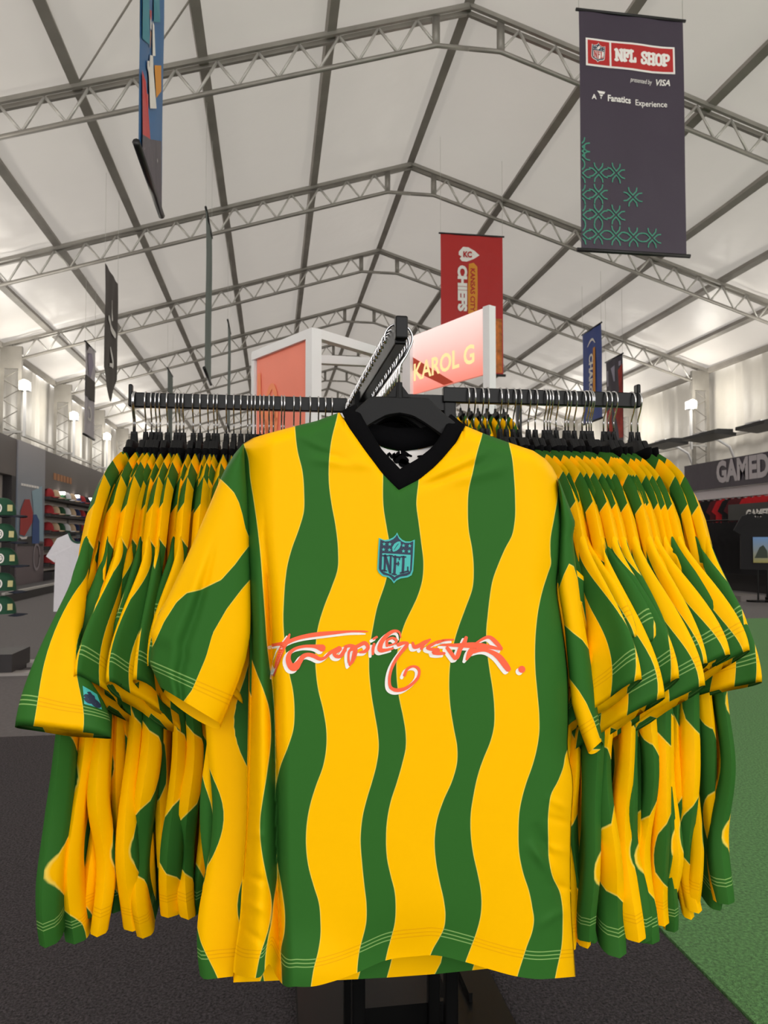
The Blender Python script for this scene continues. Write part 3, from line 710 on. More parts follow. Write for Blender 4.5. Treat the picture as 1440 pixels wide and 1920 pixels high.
# dark wall panel with light opening left of the poster
r = empty('niche_display', (xw, 0, 0), 'dark grey wall display with pale niche at the far left edge', 'wall display')
mb = MB(); mb.bbox((-.2, yp0 - 6, 2.35), (0, yp0 - .06, 3.12)); mb.build('fascia', M_FASCIA, r)
mb = MB(); mb.bbox((-.25, yp0 - 6, .3), (-.18, yp0 - .06, 2.35)); mb.build('niche', M_SLAT, r)
mb = MB(); mb.bbox((-.18, yp0 - .3, 0), (0, yp0 - .06, 2.35)); mb.build('side_panel', M_SHELF, r)
mb = MB(); mb.bbox((-.2, yp0 - 6, 0), (.1, yp0 - .3, .3)); mb.build('base', M_SHELF, r)
# low plinth strip along the wall
mb = MB(); mb.bbox((xw + .25, 12.5, 0), (xw + .9, 30, .14)); mb.build('plinth', M_SHELF); o = C.objects[-1]
tag(o, 'low dark plinth running along the left wall display', 'plinth')
mb = MB(); mb.bbox((0, 0, 0), (.05, 14, .04)); l_ = mb.build('edge_strip', mat('pale_edge', (186, 182, 178), .5), o); l_.location = (xw + .86, 13, .141)

# stack of green caps on a stand at the far left
dcap = 6.0
crown, brim = cap_mesh(1.0)
M_CAPGREEN = mat('cap_dark_green', (24, 74, 50), .8, bump=(60, .3, .004)); M_CAPNAVY = mat('cap_navy_brim', (20, 28, 46), .7); M_CAPRED = mat('cap_red_fabric', (168, 32, 34), .8)
M_PATCH = mat('cap_patch_cream', (214, 208, 150), .7)
base = at_D(18, 1215, dcap)
stand = empty('cap_stand', (float(base[0]) - .03, float(base[1]), 0), 'black cap stand holding a column of green caps at the left edge', 'stand')
mb = MB(); mb.bbox((-.35, -.22, 0), (.12, .22, .16)); mb.build('base', M_SHELF, stand)
mb = MB(); mb.tube([(-.16, .1, .14), (-.16, .1, 1.5)], .012, 8); mb.build('pole', M_BLACKMETAL, stand)
cyaw = -0.05
for i, py in enumerate((982, 1030, 1075, 1122, 1166)):
    p = at_D((4, 6, 8, 4, 4)[i], py - 16, dcap); sc_ = 1.12
    pos = ['top', 'second from the top', 'middle', 'second from the bottom', 'bottom'][i]
    r = empty('cap', (float(p[0]), float(p[1]), float(p[2])), 'dark green cap with navy brim, %s of the column at left' % pos, 'cap', 'green caps on the stand', rot=(0, 0.04 * (i % 2), cyaw))
    r.scale = (sc_, sc_, sc_)
    link('crown', make_mesh('crown', crown[0], crown[1], M_CAPGREEN), r); link('brim', make_mesh('brim', brim[0], brim[1], M_CAPNAVY), r)
    mb = MB(); mb.add(*(lambda VF: ([(x, -.082, z) for x, z in [(v[0], v[1]) for v in VF[0]]], VF[1]))(ribbon([(.0 + .026 * math.cos(t), .048 + .03 * math.sin(t), .009) for t in np.linspace(0, 6.1, 12)]))); mb.build('ring_badge', M_WHITE, r)
    mb = MB(); mb.add(*(lambda VF: ([(x, -.083, z) for x, z in [(v[0], v[1]) for v in VF[0]]], VF[1]))(ribbon([(.012, .058, .007), (-.004, .064, .007), (-.013, .05, .007), (-.006, .036, .007), (.01, .04, .007), (.011, .048, .007), (.002, .048, .007)]))); mb.build('letter_badge', M_WHITE, r)
    mb = MB(); mb.poly([(.097 * math.cos(t) * .86 + .004, -.083 * abs(math.sin(.62)) * 1 + .0 + .012 * math.cos(t * 1), 0) for t in (0, 1, 2)]) if False else None
    mb = MB(); mb.box((.074, -.056, .05), (.034, .006, .045), rz=.8); mb.build('side_patch', M_PATCH, r)
    mb = MB(); mb.tube([(-.16 / sc_ * .0, .02, .0), (-.12, .06, .0)], .006, 6); mb.build('support_arm', M_BLACKMETAL, stand).location = (float(p[0]) - stand.location.x, float(p[1]) - stand.location.y, float(p[2]) + .02)
    if i < 4:
        r2 = empty('cap', (float(p[0]) - .20, float(p[1]) + .20, float(p[2]) + .005), 'red cap behind the green column, beside the %s green cap' % pos, 'cap', 'red caps on the stand', rot=(0, 0, cyaw))
        r2.scale = (sc_, sc_, sc_)
        link('crown', make_mesh('crown', crown[0], crown[1], M_CAPRED), r2); link('brim', make_mesh('brim', brim[0], brim[1], M_CAPNAVY), r2)

# simple flat T-shirt builder for distant garments
def tee_mesh(w_=.5, h_=.7, neck=.09, depth=.06, sl=.2):
    O_ = [(-neck, 0), (-w_ * .42, -.05), (-w_ * .42 - sl * .55, -.05 - sl), (-w_ * .42 - sl * .1, -.07 - sl * 1.25), (-w_ * .45, -.24), (-w_ * .47, -h_), (0, -h_ - .01), (w_ * .47, -h_), (w_ * .45, -.24), (w_ * .42 + sl * .1, -.07 - sl * 1.25), (w_ * .42 + sl * .55, -.05 - sl), (w_ * .42, -.05), (neck, 0), (neck * .6, -.07), (0, -.095), (-neck * .6, -.07)]
    mb = MB()
    T = tessellate_polygon([[Vector((x, z, 0)) for x, z in O_]]); n_ = len(O_)
    V = [(x, -depth / 2 * (1 - min(1, abs(x) / (w_ * .8)) ** 2) - .004, z) for x, z in O_] + [(x, depth / 2 * (1 - min(1, abs(x) / (w_ * .8)) ** 2) + .004, z) for x, z in O_]
    F = [tuple(t) for t in T] + [tuple(n_ + i for i in t[::-1]) for t in T] + [(i, (i + 1) % n_, n_ + (i + 1) % n_, n_ + i) for i in range(n_)]
    return make_mesh('shirt', V, F, M_WHITE, smooth=False)
# white ringer T-shirt on a stand
dt = 8.4; p = at_D(147, 1001, dt)
M_TEE = mat('white_cotton', (234, 232, 240), .8, bump=(9, .3, .03))
r = empty('shirt', (float(p[0]), float(p[1]), float(p[2])), 'white T-shirt with dark green neck band hanging behind the left jerseys', 'shirt', rot=(0, 0, .25))
me = tee_mesh(.52, .86, .11); me.materials.clear(); me.materials.append(M_TEE); link('body', me, r)
mb = MB()
for s in (1,):
    V, F = ribbon([(-.10, 0.005, .022), (-.065, -.07, .022), (0, -.10, .022), (.065, -.07, .022), (.10, .005, .022)]); mb.add([(x, -.036, y) for x, y in V], F)
mb.build('neck_band', mat('dark_green_rib', (44, 84, 70), .8), r)
mb = MB(); mb.bbox((-.02, -.02, -.05), (.02, -.01, -.01)); mb.build('size_label', M_ROD, r)
hs = empty('garment_stand', (float(p[0]), float(p[1]) + .05, 0), 'thin black stand holding up the white T-shirt', 'stand')
mb = MB(); mb.tube([(0, 0.04, .01), (0, .04, float(p[2]) + .1)], .012, 8); mb.build('pole', M_BLACKMETAL, hs)
mb = MB(); mb.bar((-.15, .02, float(p[2]) - .005), (.15, .02, float(p[2]) - .005), .02, .03); mb.build('cross_bar', M_BLACKMETAL, hs)
mb = MB(); mb.tube([(0, .04, 0), (0, .04, .02)], .18, 20); mb.build('base', M_BLACKMETAL, hs)

# ================================================================== RIGHT WALL DISPLAY
xr = XR - .9
def rY(px): return float(at_X(px, 1000, xr)[1])
r = empty('store_sign', (xr, rY(1440), 0), 'long aubergine wall sign with pale block letters on the right wall', 'sign')
za = float(at_X(1380, 857, xr)[2]); zb = float(at_X(1380, 911, xr)[2]); y0_ = rY(1500); y1_ = rY(1285)
mb = MB(); mb.bbox((0, y0_ - r.location.y, zb), (.12, y1_ - r.location.y, za)); mb.build('board', M_BAN_DARK, r)
yl0 = rY(1346) - r.location.y
def pls(u, v, o=.004): return (-o, yl0 - u, za - v)
text_on(r, pls, 'lettering', 'GAMEDAY', .62, 0, (za - zb) * .78, mat('pale_lettering', (206, 200, 206), .6), bold=.03, off=.012, width=(yl0 - (rY(1462) - r.location.y)) * 1.22)
r = empty('garment_display', (xr, rY(1440), 0), 'white backboard bay holding dark and red garments under the wall sign', 'wall display')
mb = MB(); mb.bbox((.16, y0_ - r.location.y, .5), (.22, y1_ - r.location.y, zb)); mb.build('backboard', mat('bright_backboard', (240, 232, 236), .6), r)
mb = MB(); mb.tube([(-.02, y0_ - r.location.y, 1.95), (-.02, y1_ - r.location.y, 1.95)], .018, 8); mb.build('rail', M_CHROME, r)
for q in range(6):
    yy = y0_ + (y1_ - y0_) * (q + .5) / 6 - r.location.y
    mb = MB(); mb.bar((-.02, yy, 1.95), (.17, yy, 1.95), .03, .03); mb.build('bracket', M_CHROME, r)
mb = MB(); mb.bbox((-.25, y0_ - r.location.y, 0), (.22, y1_ - r.location.y, .5)); mb.build('base', M_SHELF, r)
me = tee_mesh(.56, .78, .08, .05, .22)
mm = {'black': mat('black_cotton', (20, 18, 22), .85), 'red': mat('crimson_cotton', (196, 24, 32), .8), 'maroon': mat('maroon_cotton', (86, 20, 28), .8)}
tee_me = {}
for k_, m_ in mm.items():
    t_ = me.copy(); t_.materials.clear(); t_.materials.append(m_); tee_me[k_] = t_
seq = ['black', 'red', 'red', 'red', 'red', 'maroon', 'maroon', 'black', 'red', 'maroon', 'black', 'black', 'maroon', 'black', 'black']
for i, cn in enumerate(seq):
    yy = y0_ + .4 + i * (y1_ - y0_ - .6) / len(seq)
    o = link('shirt', tee_me[cn], None, (xr - .04, yy, 1.93)); o.rotation_euler = (0, 0, math.pi / 2 + .5)
    tag(o, '%s shirt, %s from the near end of the upper rail on the right wall' % (cn, ORD[i]), 'shirt', 'shirts on the right wall rail')
# lower garment rack with black shirts in front
r = empty('garment_rail', (xr - 1.1, rY(1440), 0), 'long dark floor rail of black shirts in front of the right wall', 'clothes rail')
ya_, yb_ = y0_ - .6, y1_ - .3
mb = MB(); mb.tube([(0, ya_ - r.location.y, 1.42), (0, yb_ - r.location.y, 1.42)], .018, 8); mb.build('rail', M_BLACKMETAL, r)
for yy in (ya_ + .02, (ya_ + yb_) / 2, yb_ - .02):
    mb = MB(); mb.tube([(0, yy - r.location.y, 0.02), (0, yy - r.location.y, 1.42)], .02, 8); mb.build('upright', M_BLACKMETAL, r)
    mb = MB(); mb.bbox((-.3, yy - .03 - r.location.y, 0), (.3, yy + .03 - r.location.y, .04)); mb.build('foot', M_BLACKMETAL, r)
nb = 15
for i in range(nb):
    yy = ya_ + .25 + i * (yb_ - ya_ - .5) / nb
    o = link('shirt', tee_me['black'], None, (xr - 1.1, yy, 1.40)); o.rotation_euler = (0, 0, math.pi / 2 + .75); o.scale = (1.1, 1, 1.25)
    tag(o, 'black shirt, %s from the near end of the floor rail at right' % ORD[i], 'shirt', 'black shirts on the floor rail')
# framed black shirt with picture print facing the aisle
p = at_X(1422, 1012, xr - 1.6); pw = 2.2
r = empty('shirt', (float(p[0]), float(p[1]), 1.5), 'black shirt with small landscape picture print at the right edge', 'shirt', rot=(0, 0, -.35))
t_ = tee_mesh(.62, .95, .09, .08, .24); t_.materials.clear(); t_.materials.append(mm['black']); t_.name = 'body'; link('body', t_, r)
zt = float(at_X(1422, 1007, xr - 1.6)[2]) - 1.5; zb2 = float(at_X(1422, 1055, xr - 1.6)[2]) - 1.5
mb = MB(); mb.bbox((-.10, -.052, zb2), (.14, -.048, zt)); mb.build('picture_print', gradient_mat('landscape_print', (150, 140, 60), (96, 140, 196)), r)
mb = MB()
Pm = [(-.08, zb2 + .08), (.0, zb2 + .26), (.06, zb2 + .3), (.12, zb2 + .2), (.13, zb2 + .08)]
mb.poly([(x, -.055, z) for x, z in Pm]); mb.build('picture_hill', mat('print_dark', (50, 60, 50), .7), r)
gs = empty('garment_stand', (float(p[0]) + .02, float(p[1]) + .06, 0), 'dark stand holding the black shirt with picture print', 'stand')
mb = MB(); mb.tube([(0, 0, .01), (0, 0, 1.5)], .014, 8); mb.build('pole', M_BLACKMETAL, gs)
mb = MB(); mb.bar((-.2, -.02, 1.47), (.2, -.02, 1.47), .02, .03, up=(0, 0, 1)); mb.build('cross_bar', M_BLACKMETAL, gs)
mb = MB(); mb.tube([(0, 0, 0), (0, 0, .03)], .22, 20); mb.build('base', M_BLACKMETAL, gs)
# small black sign above it
p = at_X(1405, 968, xr - 1.1)
r = empty('sign', (xr - 1.14, float(p[1]), 1.44), 'small black sign with white letters above the black shirts', 'sign')
zs = float(at_X(1410, 962, xr - 1.14)[2]) - 1.44
mb = MB(); mb.bbox((-.02, -1.3, zs - .12), (.02, .55, zs + .18)); mb.build('board', M_ROD, r)
mb = MB(); mb.bbox((-.015, .2, -.02), (.015, .25, zs)); mb.build('bracket', M_ROD, r)
text_on(r, lambda u, v, o: (-.02 - o, .0 - u, zs - v), 'lettering', 'GAMEDAY', .2, 0, .08, M_WHITE, bold=.01, off=.006, width=1.0)
# grey plinth behind turf
mb = MB(); mb.bbox((xr - 1.9, y0_ - 1, 0), (xr - 1.45, y1_, .10)); o = mb.build('plinth', mat('grey_plinth', (120, 114, 112), .7)); tag(o, 'low grey plinth in front of the black shirts at right', 'plinth')
# flat black wall units on curved white arms
for i, (px0, px1, py) in enumerate(((1214, 1288, 833), (1281, 1382, 818), (1384, 1475, 800))):
    xx = XR - 1.05; ya2, yb2 = float(at_X(px0, 830, xx)[1]), float(at_X(px1, 830, xx)[1]); ym = (ya2 + yb2) / 2
    z = float(at_X((px0 + px1) / 2, py, xx)[2])
    r = empty('overhead_unit', (xx, ym, z), 'flat black overhead unit on a pale arm, %s along the right wall' % ('farthest' , 'middle one', 'nearest')[i], 'overhead unit', 'black overhead units on the right wall')
    L2 = abs(ya2 - yb2) / 2 * .62
    mb = MB(); mb.box((0, 0, 0), (.5, L2 * 2, .07), R=Matrix.Rotation(.10, 3, 'Y')); mb.box((.06, -L2 * .3, .06), (.36, L2 * 1.1, .08)); mb.build('body', M_ROD, r)
    mb = MB(); mb.tube([(.2, L2 * .6, .03), (.55, L2 * .75, .0), (.85, L2 * .8, -.15), (1.0, L2 * .8, -.5)], .03, 8); mb.build('arm', M_FRAME, r, True)
    mb = MB(); mb.box((.25, L2 * .8, .12), (.35, .5, .1)); mb.build('ballast_box', M_FRAME, r)

# ================================================================== THE CLOTHING RACK
ZA = CAMZ + 0.300                      # top of the four arms
FX = 0.171                             # front arm runs along Y at this X
YFRONT = 0.985
YL, YR = 1.575, 1.430                  # left and right arms run along X
XLE, XRE = -0.285, 0.736
rack = empty('clothing_rack', (0.25, 1.5, 0), 'black four-arm clothing rack standing on a square base plate', 'clothes rack')
RO = Vector((0.25, 1.5, 0))
def rp(x, y, z): return (x - RO.x, y - RO.y, z)
AW, AH = .016, .030
def arm(a, b, name='arm'):
    mb = MB(); A, B = Vector(a), Vector(b); mb.bar(rp(*(A - Vector((0, 0, AH / 2)))), rp(*(B - Vector((0, 0, AH / 2)))), AW, AH)
    o = mb.build(name, M_BLACKMETAL, rack); bv = o.modifiers.new('b', 'BEVEL'); bv.width = .002; bv.segments = 2; return o
arm((FX, 1.60, ZA - .004), (FX, YFRONT + .008, ZA - .004)); arm((XLE, YL, ZA), (.155, YL, ZA)); arm((.33, YR, ZA), (XRE, YR, ZA)); arm((.355, 1.45, ZA), (.355, 2.06, ZA))
def capp(c, s):
    mb = MB(); mb.box(rp(*c), s); o = mb.build('end_cap', M_BLACKMETAL, rack); bv = o.modifiers.new('b', 'BEVEL'); bv.width = .003; bv.segments = 3
capp((FX, YFRONT + .004, ZA - .013), (.0175, .012, .032)); capp((XLE - .003, YL, ZA - .006), (.008, .016, .046)); capp((XRE + .003, YR, ZA - .006), (.008, .018, .048)); capp((.355, 2.064, ZA - .006), (.018, .008, .046))
for (x, y) in ((.165, 1.60), (.345, 1.60), (.165, 1.44), (.345, 1.44)):
    mb = MB(); mb.bbox(rp(x - .0125, y - .0125, .02), rp(x + .0125, y + .0125, ZA - .012)); o = mb.build('upright', M_BLACKMETAL, rack)
    bv = o.modifiers.new('b', 'BEVEL'); bv.width = .003; bv.segments = 2
for z in (ZA - .03,):
    for a, b in (((.165, 1.60), (.345, 1.60)), ((.165, 1.44), (.345, 1.44)), ((.165, 1.44), (.165, 1.60)), ((.345, 1.44), (.345, 1.60))):
        mb = MB(); mb.bar(rp(a[0], a[1], z), rp(b[0], b[1], z), .02, .03); mb.build('cross_bar', M_BLACKMETAL, rack)
mb = MB(); mb.bar(rp(.165, 1.44, ZA - .05), rp(.165, 1.60, ZA - .20), .012, .02); mb.build('gusset', M_BLACKMETAL, rack)
e0 = at_Z(556, 1890, .02); e1 = at_Z(955, 1890, .02)
bx0, bx1 = float(e0[0]), float(e1[0])
mb = MB(); mb.bbox(rp(bx0, 1.08, 0.006), rp(bx1, 1.98, .02)); o = mb.build('base_plate', M_BLACKMETAL, rack); bv = o.modifiers.new('b', 'BEVEL'); bv.width = .003
t0 = at_Z(672, 1900, .05); t1 = at_Z(850, 1890, .05)
tx0, tx1, ty = float(t0[0]), float(t1[0]), float(t0[1])
for a, b in (((tx0, ty), (tx1, ty)), ((tx0, ty), (tx0, 1.95)), ((tx1, ty), (tx1, 1.95))):
    mb = MB(); mb.bar(rp(a[0], a[1], .04), rp(b[0], b[1], .04), .012, .045); mb.build('tray_rim', M_BLACKMETAL, rack)
mb = MB(); mb.bar(rp(tx1 + .055, ty + .05, .03), rp(tx1 + .055, 1.93, .03), .008, .02); mb.build('tray_rim', M_BLACKMETAL, rack)

# ------------------------------------------------------------------ hangers
def hz_t(t):
    t = np.abs(t); return np.interp(t, [0, .045, .066, .10, .155, .20, .212], [-.100, -.1005, -.119, -.142, -.172, -.195, -.206])
def hz_b(t):
    t = np.abs(t); return np.interp(t, [0, .02, .04, .06, .10, .155, .20, .212], [-.124, -.127, -.137, -.149, -.172, -.198, -.215, -.216])
def hanger_body_mesh():
    ts = np.linspace(-.212, .212, 57); V = []; F = []
    th = lambda t: .0055 if abs(t) < .2 else .004
    for t in ts:
        zt, zb = float(hz_t(t)), float(hz_b(t)); h = th(t)
        for n_, z in ((-h, zt - .002), (-h * .5, zt), (h * .5, zt), (h, zt - .002), (h, zb + .002), (h * .5, zb), (-h * .5, zb), (-h, zb + .002)): V.append((t, n_, z))
    for i in range(len(ts) - 1):
        for k in range(8): F.append((i * 8 + k, i * 8 + (k + 1) % 8, i * 8 + 8 + (k + 1) % 8, i * 8 + 8 + k))
    F += [tuple(range(7, -1, -1)), tuple((len(ts) - 1) * 8 + k for k in range(8))]
    mb = MB(); mb.add(V, F)
    mb.tube([(0, 0, -.102), (0, 0, -.080)], [.0068, .0052], 10)          # neck
    for s in (-1, 1): mb.add([(s * .004, -.003, -.084), (s * .018, -.003, -.1005), (s * .004, -.003, -.1005), (s * .004, .003, -.084), (s * .018, .003, -.1005), (s * .004, .003, -.1005)], [(0, 1, 2), (3, 5, 4), (0, 3, 4, 1), (0, 2, 5, 3)])
    return make_mesh('hanger_body', mb.v, mb.f, M_HANGER, smooth=False)
def hook_mesh():
    pts = [(0, 0, -.085), (0, 0, -.062), (.002, 0, -.054), (.010, 0, -.042)]
    for a in np.linspace(-28, 205, 16):
        A = math.radians(a); pts.append((.0195 * math.cos(A) - .0005, 0, -.018 + .0197 * math.sin(A) + .0002))
    mb = MB(); mb.tube(pts, .00165, 6); return make_mesh('hook', mb.v, mb.f, M_CHROME)
HB, HK = hanger_body_mesh(), hook_mesh()
def hanger(loc, rz, label, group, tilt=0.0, wide=1.0):
    r = empty('hanger', loc, label, 'hanger', group, rot=(0, tilt, rz))
    link('hanger_body', HB, r).scale = (wide, 1, 1); link('hook', HK, r); return r

# ------------------------------------------------------------------ generic jersey on a hanger (local frame: t across, n through, z down from arm top)
PER, WAVE = .114, .24
def stripe_sd(u, z, ph=0.0, amp=.012, per=PER, frac=.45):
    wv = amp * np.sin(2 * np.pi * z / WAVE + ph) - .05 * (z + .5)
    q = ((u - wv) / per + .5) % 1.0 - .5
    return (frac / 2 - np.abs(q)) * per
def jersey_body(P, rng):
    Tn, Tf, r_n = P['Tn'], P['Tf'], P['r']
    k_n, k_f = Tn / .31, Tf / .31
    nt, nz = 40, 44
    tt = np.concatenate([np.linspace(-1, -.9, 6)[:-1], np.linspace(-.9, .86, nt - 13), np.linspace(.86, 1, 9)[1:]])
    nt = len(tt)
    def ztop(a):   # a = signed fraction of half width
        b = np.abs(a) * .31
        return np.interp(b, [0, .05, .075, .085, .14, .19, .22, .25, .272, .29, .31], [-.150, -.142, -.132, -.130, -.152, -.180, -.208, -.252, -.305, -.36, -.43])
    V = []; SD = []; HD = []
    p1, p2, p3, lam = rng.random() * 6.3, rng.random() * 6.3, rng.random() * 6.3, .16 + .2 * rng.random()
    A = P.get('fold', .010)
    for side in (-1, 1):
        for i, a in enumerate(tt):
            for j in range(nz):
                f = (j / (nz - 1)) ** .92
                zt = float(ztop(a)); zh = P['hem'] - .022 * a * a + .006 * math.sin(a * 9 + p1)
                z = zt + (zh - zt) * f
                K = k_n if a > 0 else k_f
                low = min(1, max(0, (-z - .30) / .5))
                t = a * .31 * K + (a ** 3) * (.010 * math.sin(-z / lam * 6.28 + p2) * low + .018 * low * P.get('flare', 1))
                d = (1 - abs(a)) * .31 * K
                r = (r_n if a > 0 else .009) * (.75 + .35 * low + .22 * math.sin(z * 13 + p3))
                h = math.sqrt(max(r * r - (r - d) ** 2, 0)) if d < r else (.0045 + (r - .0045) * math.exp(-((d - r) / (1.6 * r)) ** 2))
                sh = zt - z
                hs_ = .0125 * (1 if abs(a) < .85 else 1 - (abs(a) - .85) / .2)
                if sh < .014: h = max(h, hs_) * math.sqrt(max(0, 1 - (1 - sh / .014) ** 2))
                elif sh < .09: h = max(h, hs_ * (1 - (sh - .014) / .076))
                n0 = A * low * math.sin(-z / lam * 3.1 + p1 + a * 2) * sstep(.15, 1, abs(a)) + .006 * low * math.sin(a * 14 + p2)
                V.append((t, float(n0) + side * h, z)); HD.append(z - zh)
                uu = a * .31 if side < 0 else math.copysign(.62, a) - a * .31
                SD.append(float(stripe_sd(uu + P.get('us', 0) * abs(a) ** 3 * float(sstep(.42, .62, -z)), z, P['ph'], .007 + .010 * float(sstep(.35, .55, -z)))))
    F = []
    for s in (0, 1):
        b = s * nt * nz
        for i in range(nt - 1):
            for j in range(nz - 1):
                q = (b + i * nz + j, b + (i + 1) * nz + j, b + (i + 1) * nz + j + 1, b + i * nz + j + 1)
                F.append(q if s == 0 else q[::-1])
    return V, F, SD, HD
def sleeve_fn(P, sgn):
    """returns function (s, th) -> local point, stripe distance, cuff distance for one sleeve (sgn=+1 near side)"""
    K = (P['Tn'] if sgn > 0 else P['Tf']) / .31
    S = P['sl'] if sgn > 0 else P.get('sf', dict(ct=.36, cz=-.50, cn=0.0, wn=.02, wt=.07, th=.011, ph=.5))
    C0 = np.array([.286 * K, 0, -.366]); W0 = np.array([-.019 * K, 0, .072])
    C1 = np.array([S['ct'], S['cn'], S['cz']]); W1 = np.array([S['wt'], S['wn'], S.get('wz', .05)])
    def f(s, th):
        e = s * s * (3 - 2 * s)
        c = C0 * (1 - s) + C1 * s + np.array([.012 * math.sin(math.pi * s), 0, .006 * math.sin(math.pi * s)])
        wv = W0 * (1 - e) + W1 * e
        wl = np.linalg.norm(wv); axis = C1 - C0; axis = axis / np.linalg.norm(axis)
        nn = np.cross(axis, wv / wl); nn /= np.linalg.norm(nn)
        if nn[1] < 0: nn = -nn
        thk = (.010 + (S['th'] - .010) * s)
        q = math.cos(th); m = math.sin(th)
        m2 = math.copysign(abs(m) ** .8, m)
        buck = .004 * math.sin(q * 5 + s * 4 + S['ph'] * 7) * s
        p = c + wv * q + nn * (thk * m2 + buck)
        L = np.linalg.norm(C1 - C0)
        sd = stripe_sd(q * .095 + (.02 if m > 0 else .035) + S['ph'] * .02 + S.get('sh', 0), -s * L - .1 + S['ph'] * .05, S['ph'] * 2, .013, S.get('per', .115), .44)
        return np.array([sgn * p[0], p[1], p[2]]), float(sd), (1 - s) * L, nn
    return f
def jersey_sleeve(P, sgn):
    f = sleeve_fn(P, sgn); ns, na = 22, 30
    V = []; SD = []; HD = []
    for i in range(ns):
        for k in range(na):
            p, sd, hd, _ = f(i / (ns - 1), 2 * math.pi * k / na); V.append(p); SD.append(sd); HD.append(hd)
    # turn the cuff inside for a short way so the open end has thickness
    for k in range(na):
        p, sd, hd, _ = f(.90, 2 * math.pi * k / na); c = np.mean([f(.90, a)[0] for a in (0, math.pi)], axis=0)
        V.append(c + (p - c) * .88); SD.append(-.02); HD.append(.2)
    F = []
    for i in range(ns):
        for k in range(na):
            q = (i * na + k, i * na + (k + 1) % na, (i + 1) * na + (k + 1) % na, (i + 1) * na + k); F.append(q if sgn > 0 else q[::-1])
    return V, F, SD, HD
def collar_mesh():
    V = []; F = []; n_ = 28
    for k in range(n_):
        th = 2 * math.pi * k / n_; c, s = math.cos(th), math.sin(th)
        dip = -.018 * (1 - abs(c)) if s < 0 else -.006 * (1 - abs(c))
        for dz, gr in ((-.022, 1.06), (0, 1.0), (.0, .9), (-.022, .94)):
            V.append((.078 * c * gr, .0135 * s * gr, -.116 + dip + dz - .004 * abs(c)))
    for k in range(n_):
        for q in range(4): F.append((k * 4 + q, k * 4 + (q + 1) % 4, ((k + 1) % n_) * 4 + (q + 1) % 4, ((k + 1) % n_) * 4 + q))
    return make_mesh('collar', V, F, M_BLACKKNIT)
COLLAR = collar_mesh()
def warp(V, fan, push=0.0):
    V = np.array(V, float); t = V[:, 0]
    zf = .15 + .85 * np.clip((-V[:, 2] - .15) / .55, 0, 1)
    V[:, 1] += fan * 1.15 * zf * (np.maximum(t, 0) / .4) ** 1.5 - fan * .3 * (np.maximum(-t, 0) / .4) ** 1.5
    return V
def jersey(loc, rz, P, label, group, seed):
    rng = random.Random(seed)
    r = empty('jersey', loc, label, 'jersey', group, rot=(0, 0, rz))
    V, F, sd, hd = jersey_body(P, rng)
    link('body', make_mesh('body', warp(V, P['fan']), F, M_JERSEY, attrs={'sd': sd, 'hd': hd}), r)
    for sgn in (1, -1):
        V, F, sd, hd = jersey_sleeve(P, sgn)
        link('sleeve', make_mesh('sleeve', warp(V, P['fan']), F, M_JERSEY, attrs={'sd': sd, 'hd': hd}), r)
    link('collar', COLLAR, r)
    return r
def sleeve_badge(r, P, q0, s0, side):
    """teal cuff badge with cherries"""
    f = sleeve_fn(P, 1)
    def pl(u, v, off):
        q = max(-.98, min(.98, q0 + u / .085)); th = math.acos(q) * side; s = s0 + v / .31
        p, _, _, nn = f(s, th); p = p + nn * off * (1 if side > 0 else -1)
        return tuple(warp([p], P['fan'])[0])
    mb = MB(); n_ = 8
    G = [[pl((i / n_ - .5) * .034, (j / n_ - .5) * .040, .0022) for j in range(n_ + 1)] for i in range(n_ + 1)]
    V = [p for a in G for p in a]; F = [(i * (n_ + 1) + j, (i + 1) * (n_ + 1) + j, (i + 1) * (n_ + 1) + j + 1, i * (n_ + 1) + j + 1) for i in range(n_) for j in range(n_)]
    mb.add(V, F); mb.build('cuff_badge', M_TEAL, r, True)
    mb = MB()
    for cx_, cy_ in ((-.007, .010), (.007, .006)):
        V, F = ribbon([(cx_ + .0055 * math.cos(t), cy_ + 0.0055 * math.sin(t), .0012) for t in np.linspace(0, 6.2, 10)], per=2); mb.add([pl(a, b, .0032) for a, b in V], F)
    for st in ([(-.005, .004, .0012), (-.001, -.004, .002), (.004, -.012, .0012)], [(.005, .001, .0012), (-.001, -.004, .0025), (-.008, -.004, .0012)]):
        V, F = ribbon(st, per=3); mb.add([pl(a, b, .0032) for a, b in V], F)
    mb.build('badge_emblem', M_NAVY, r)

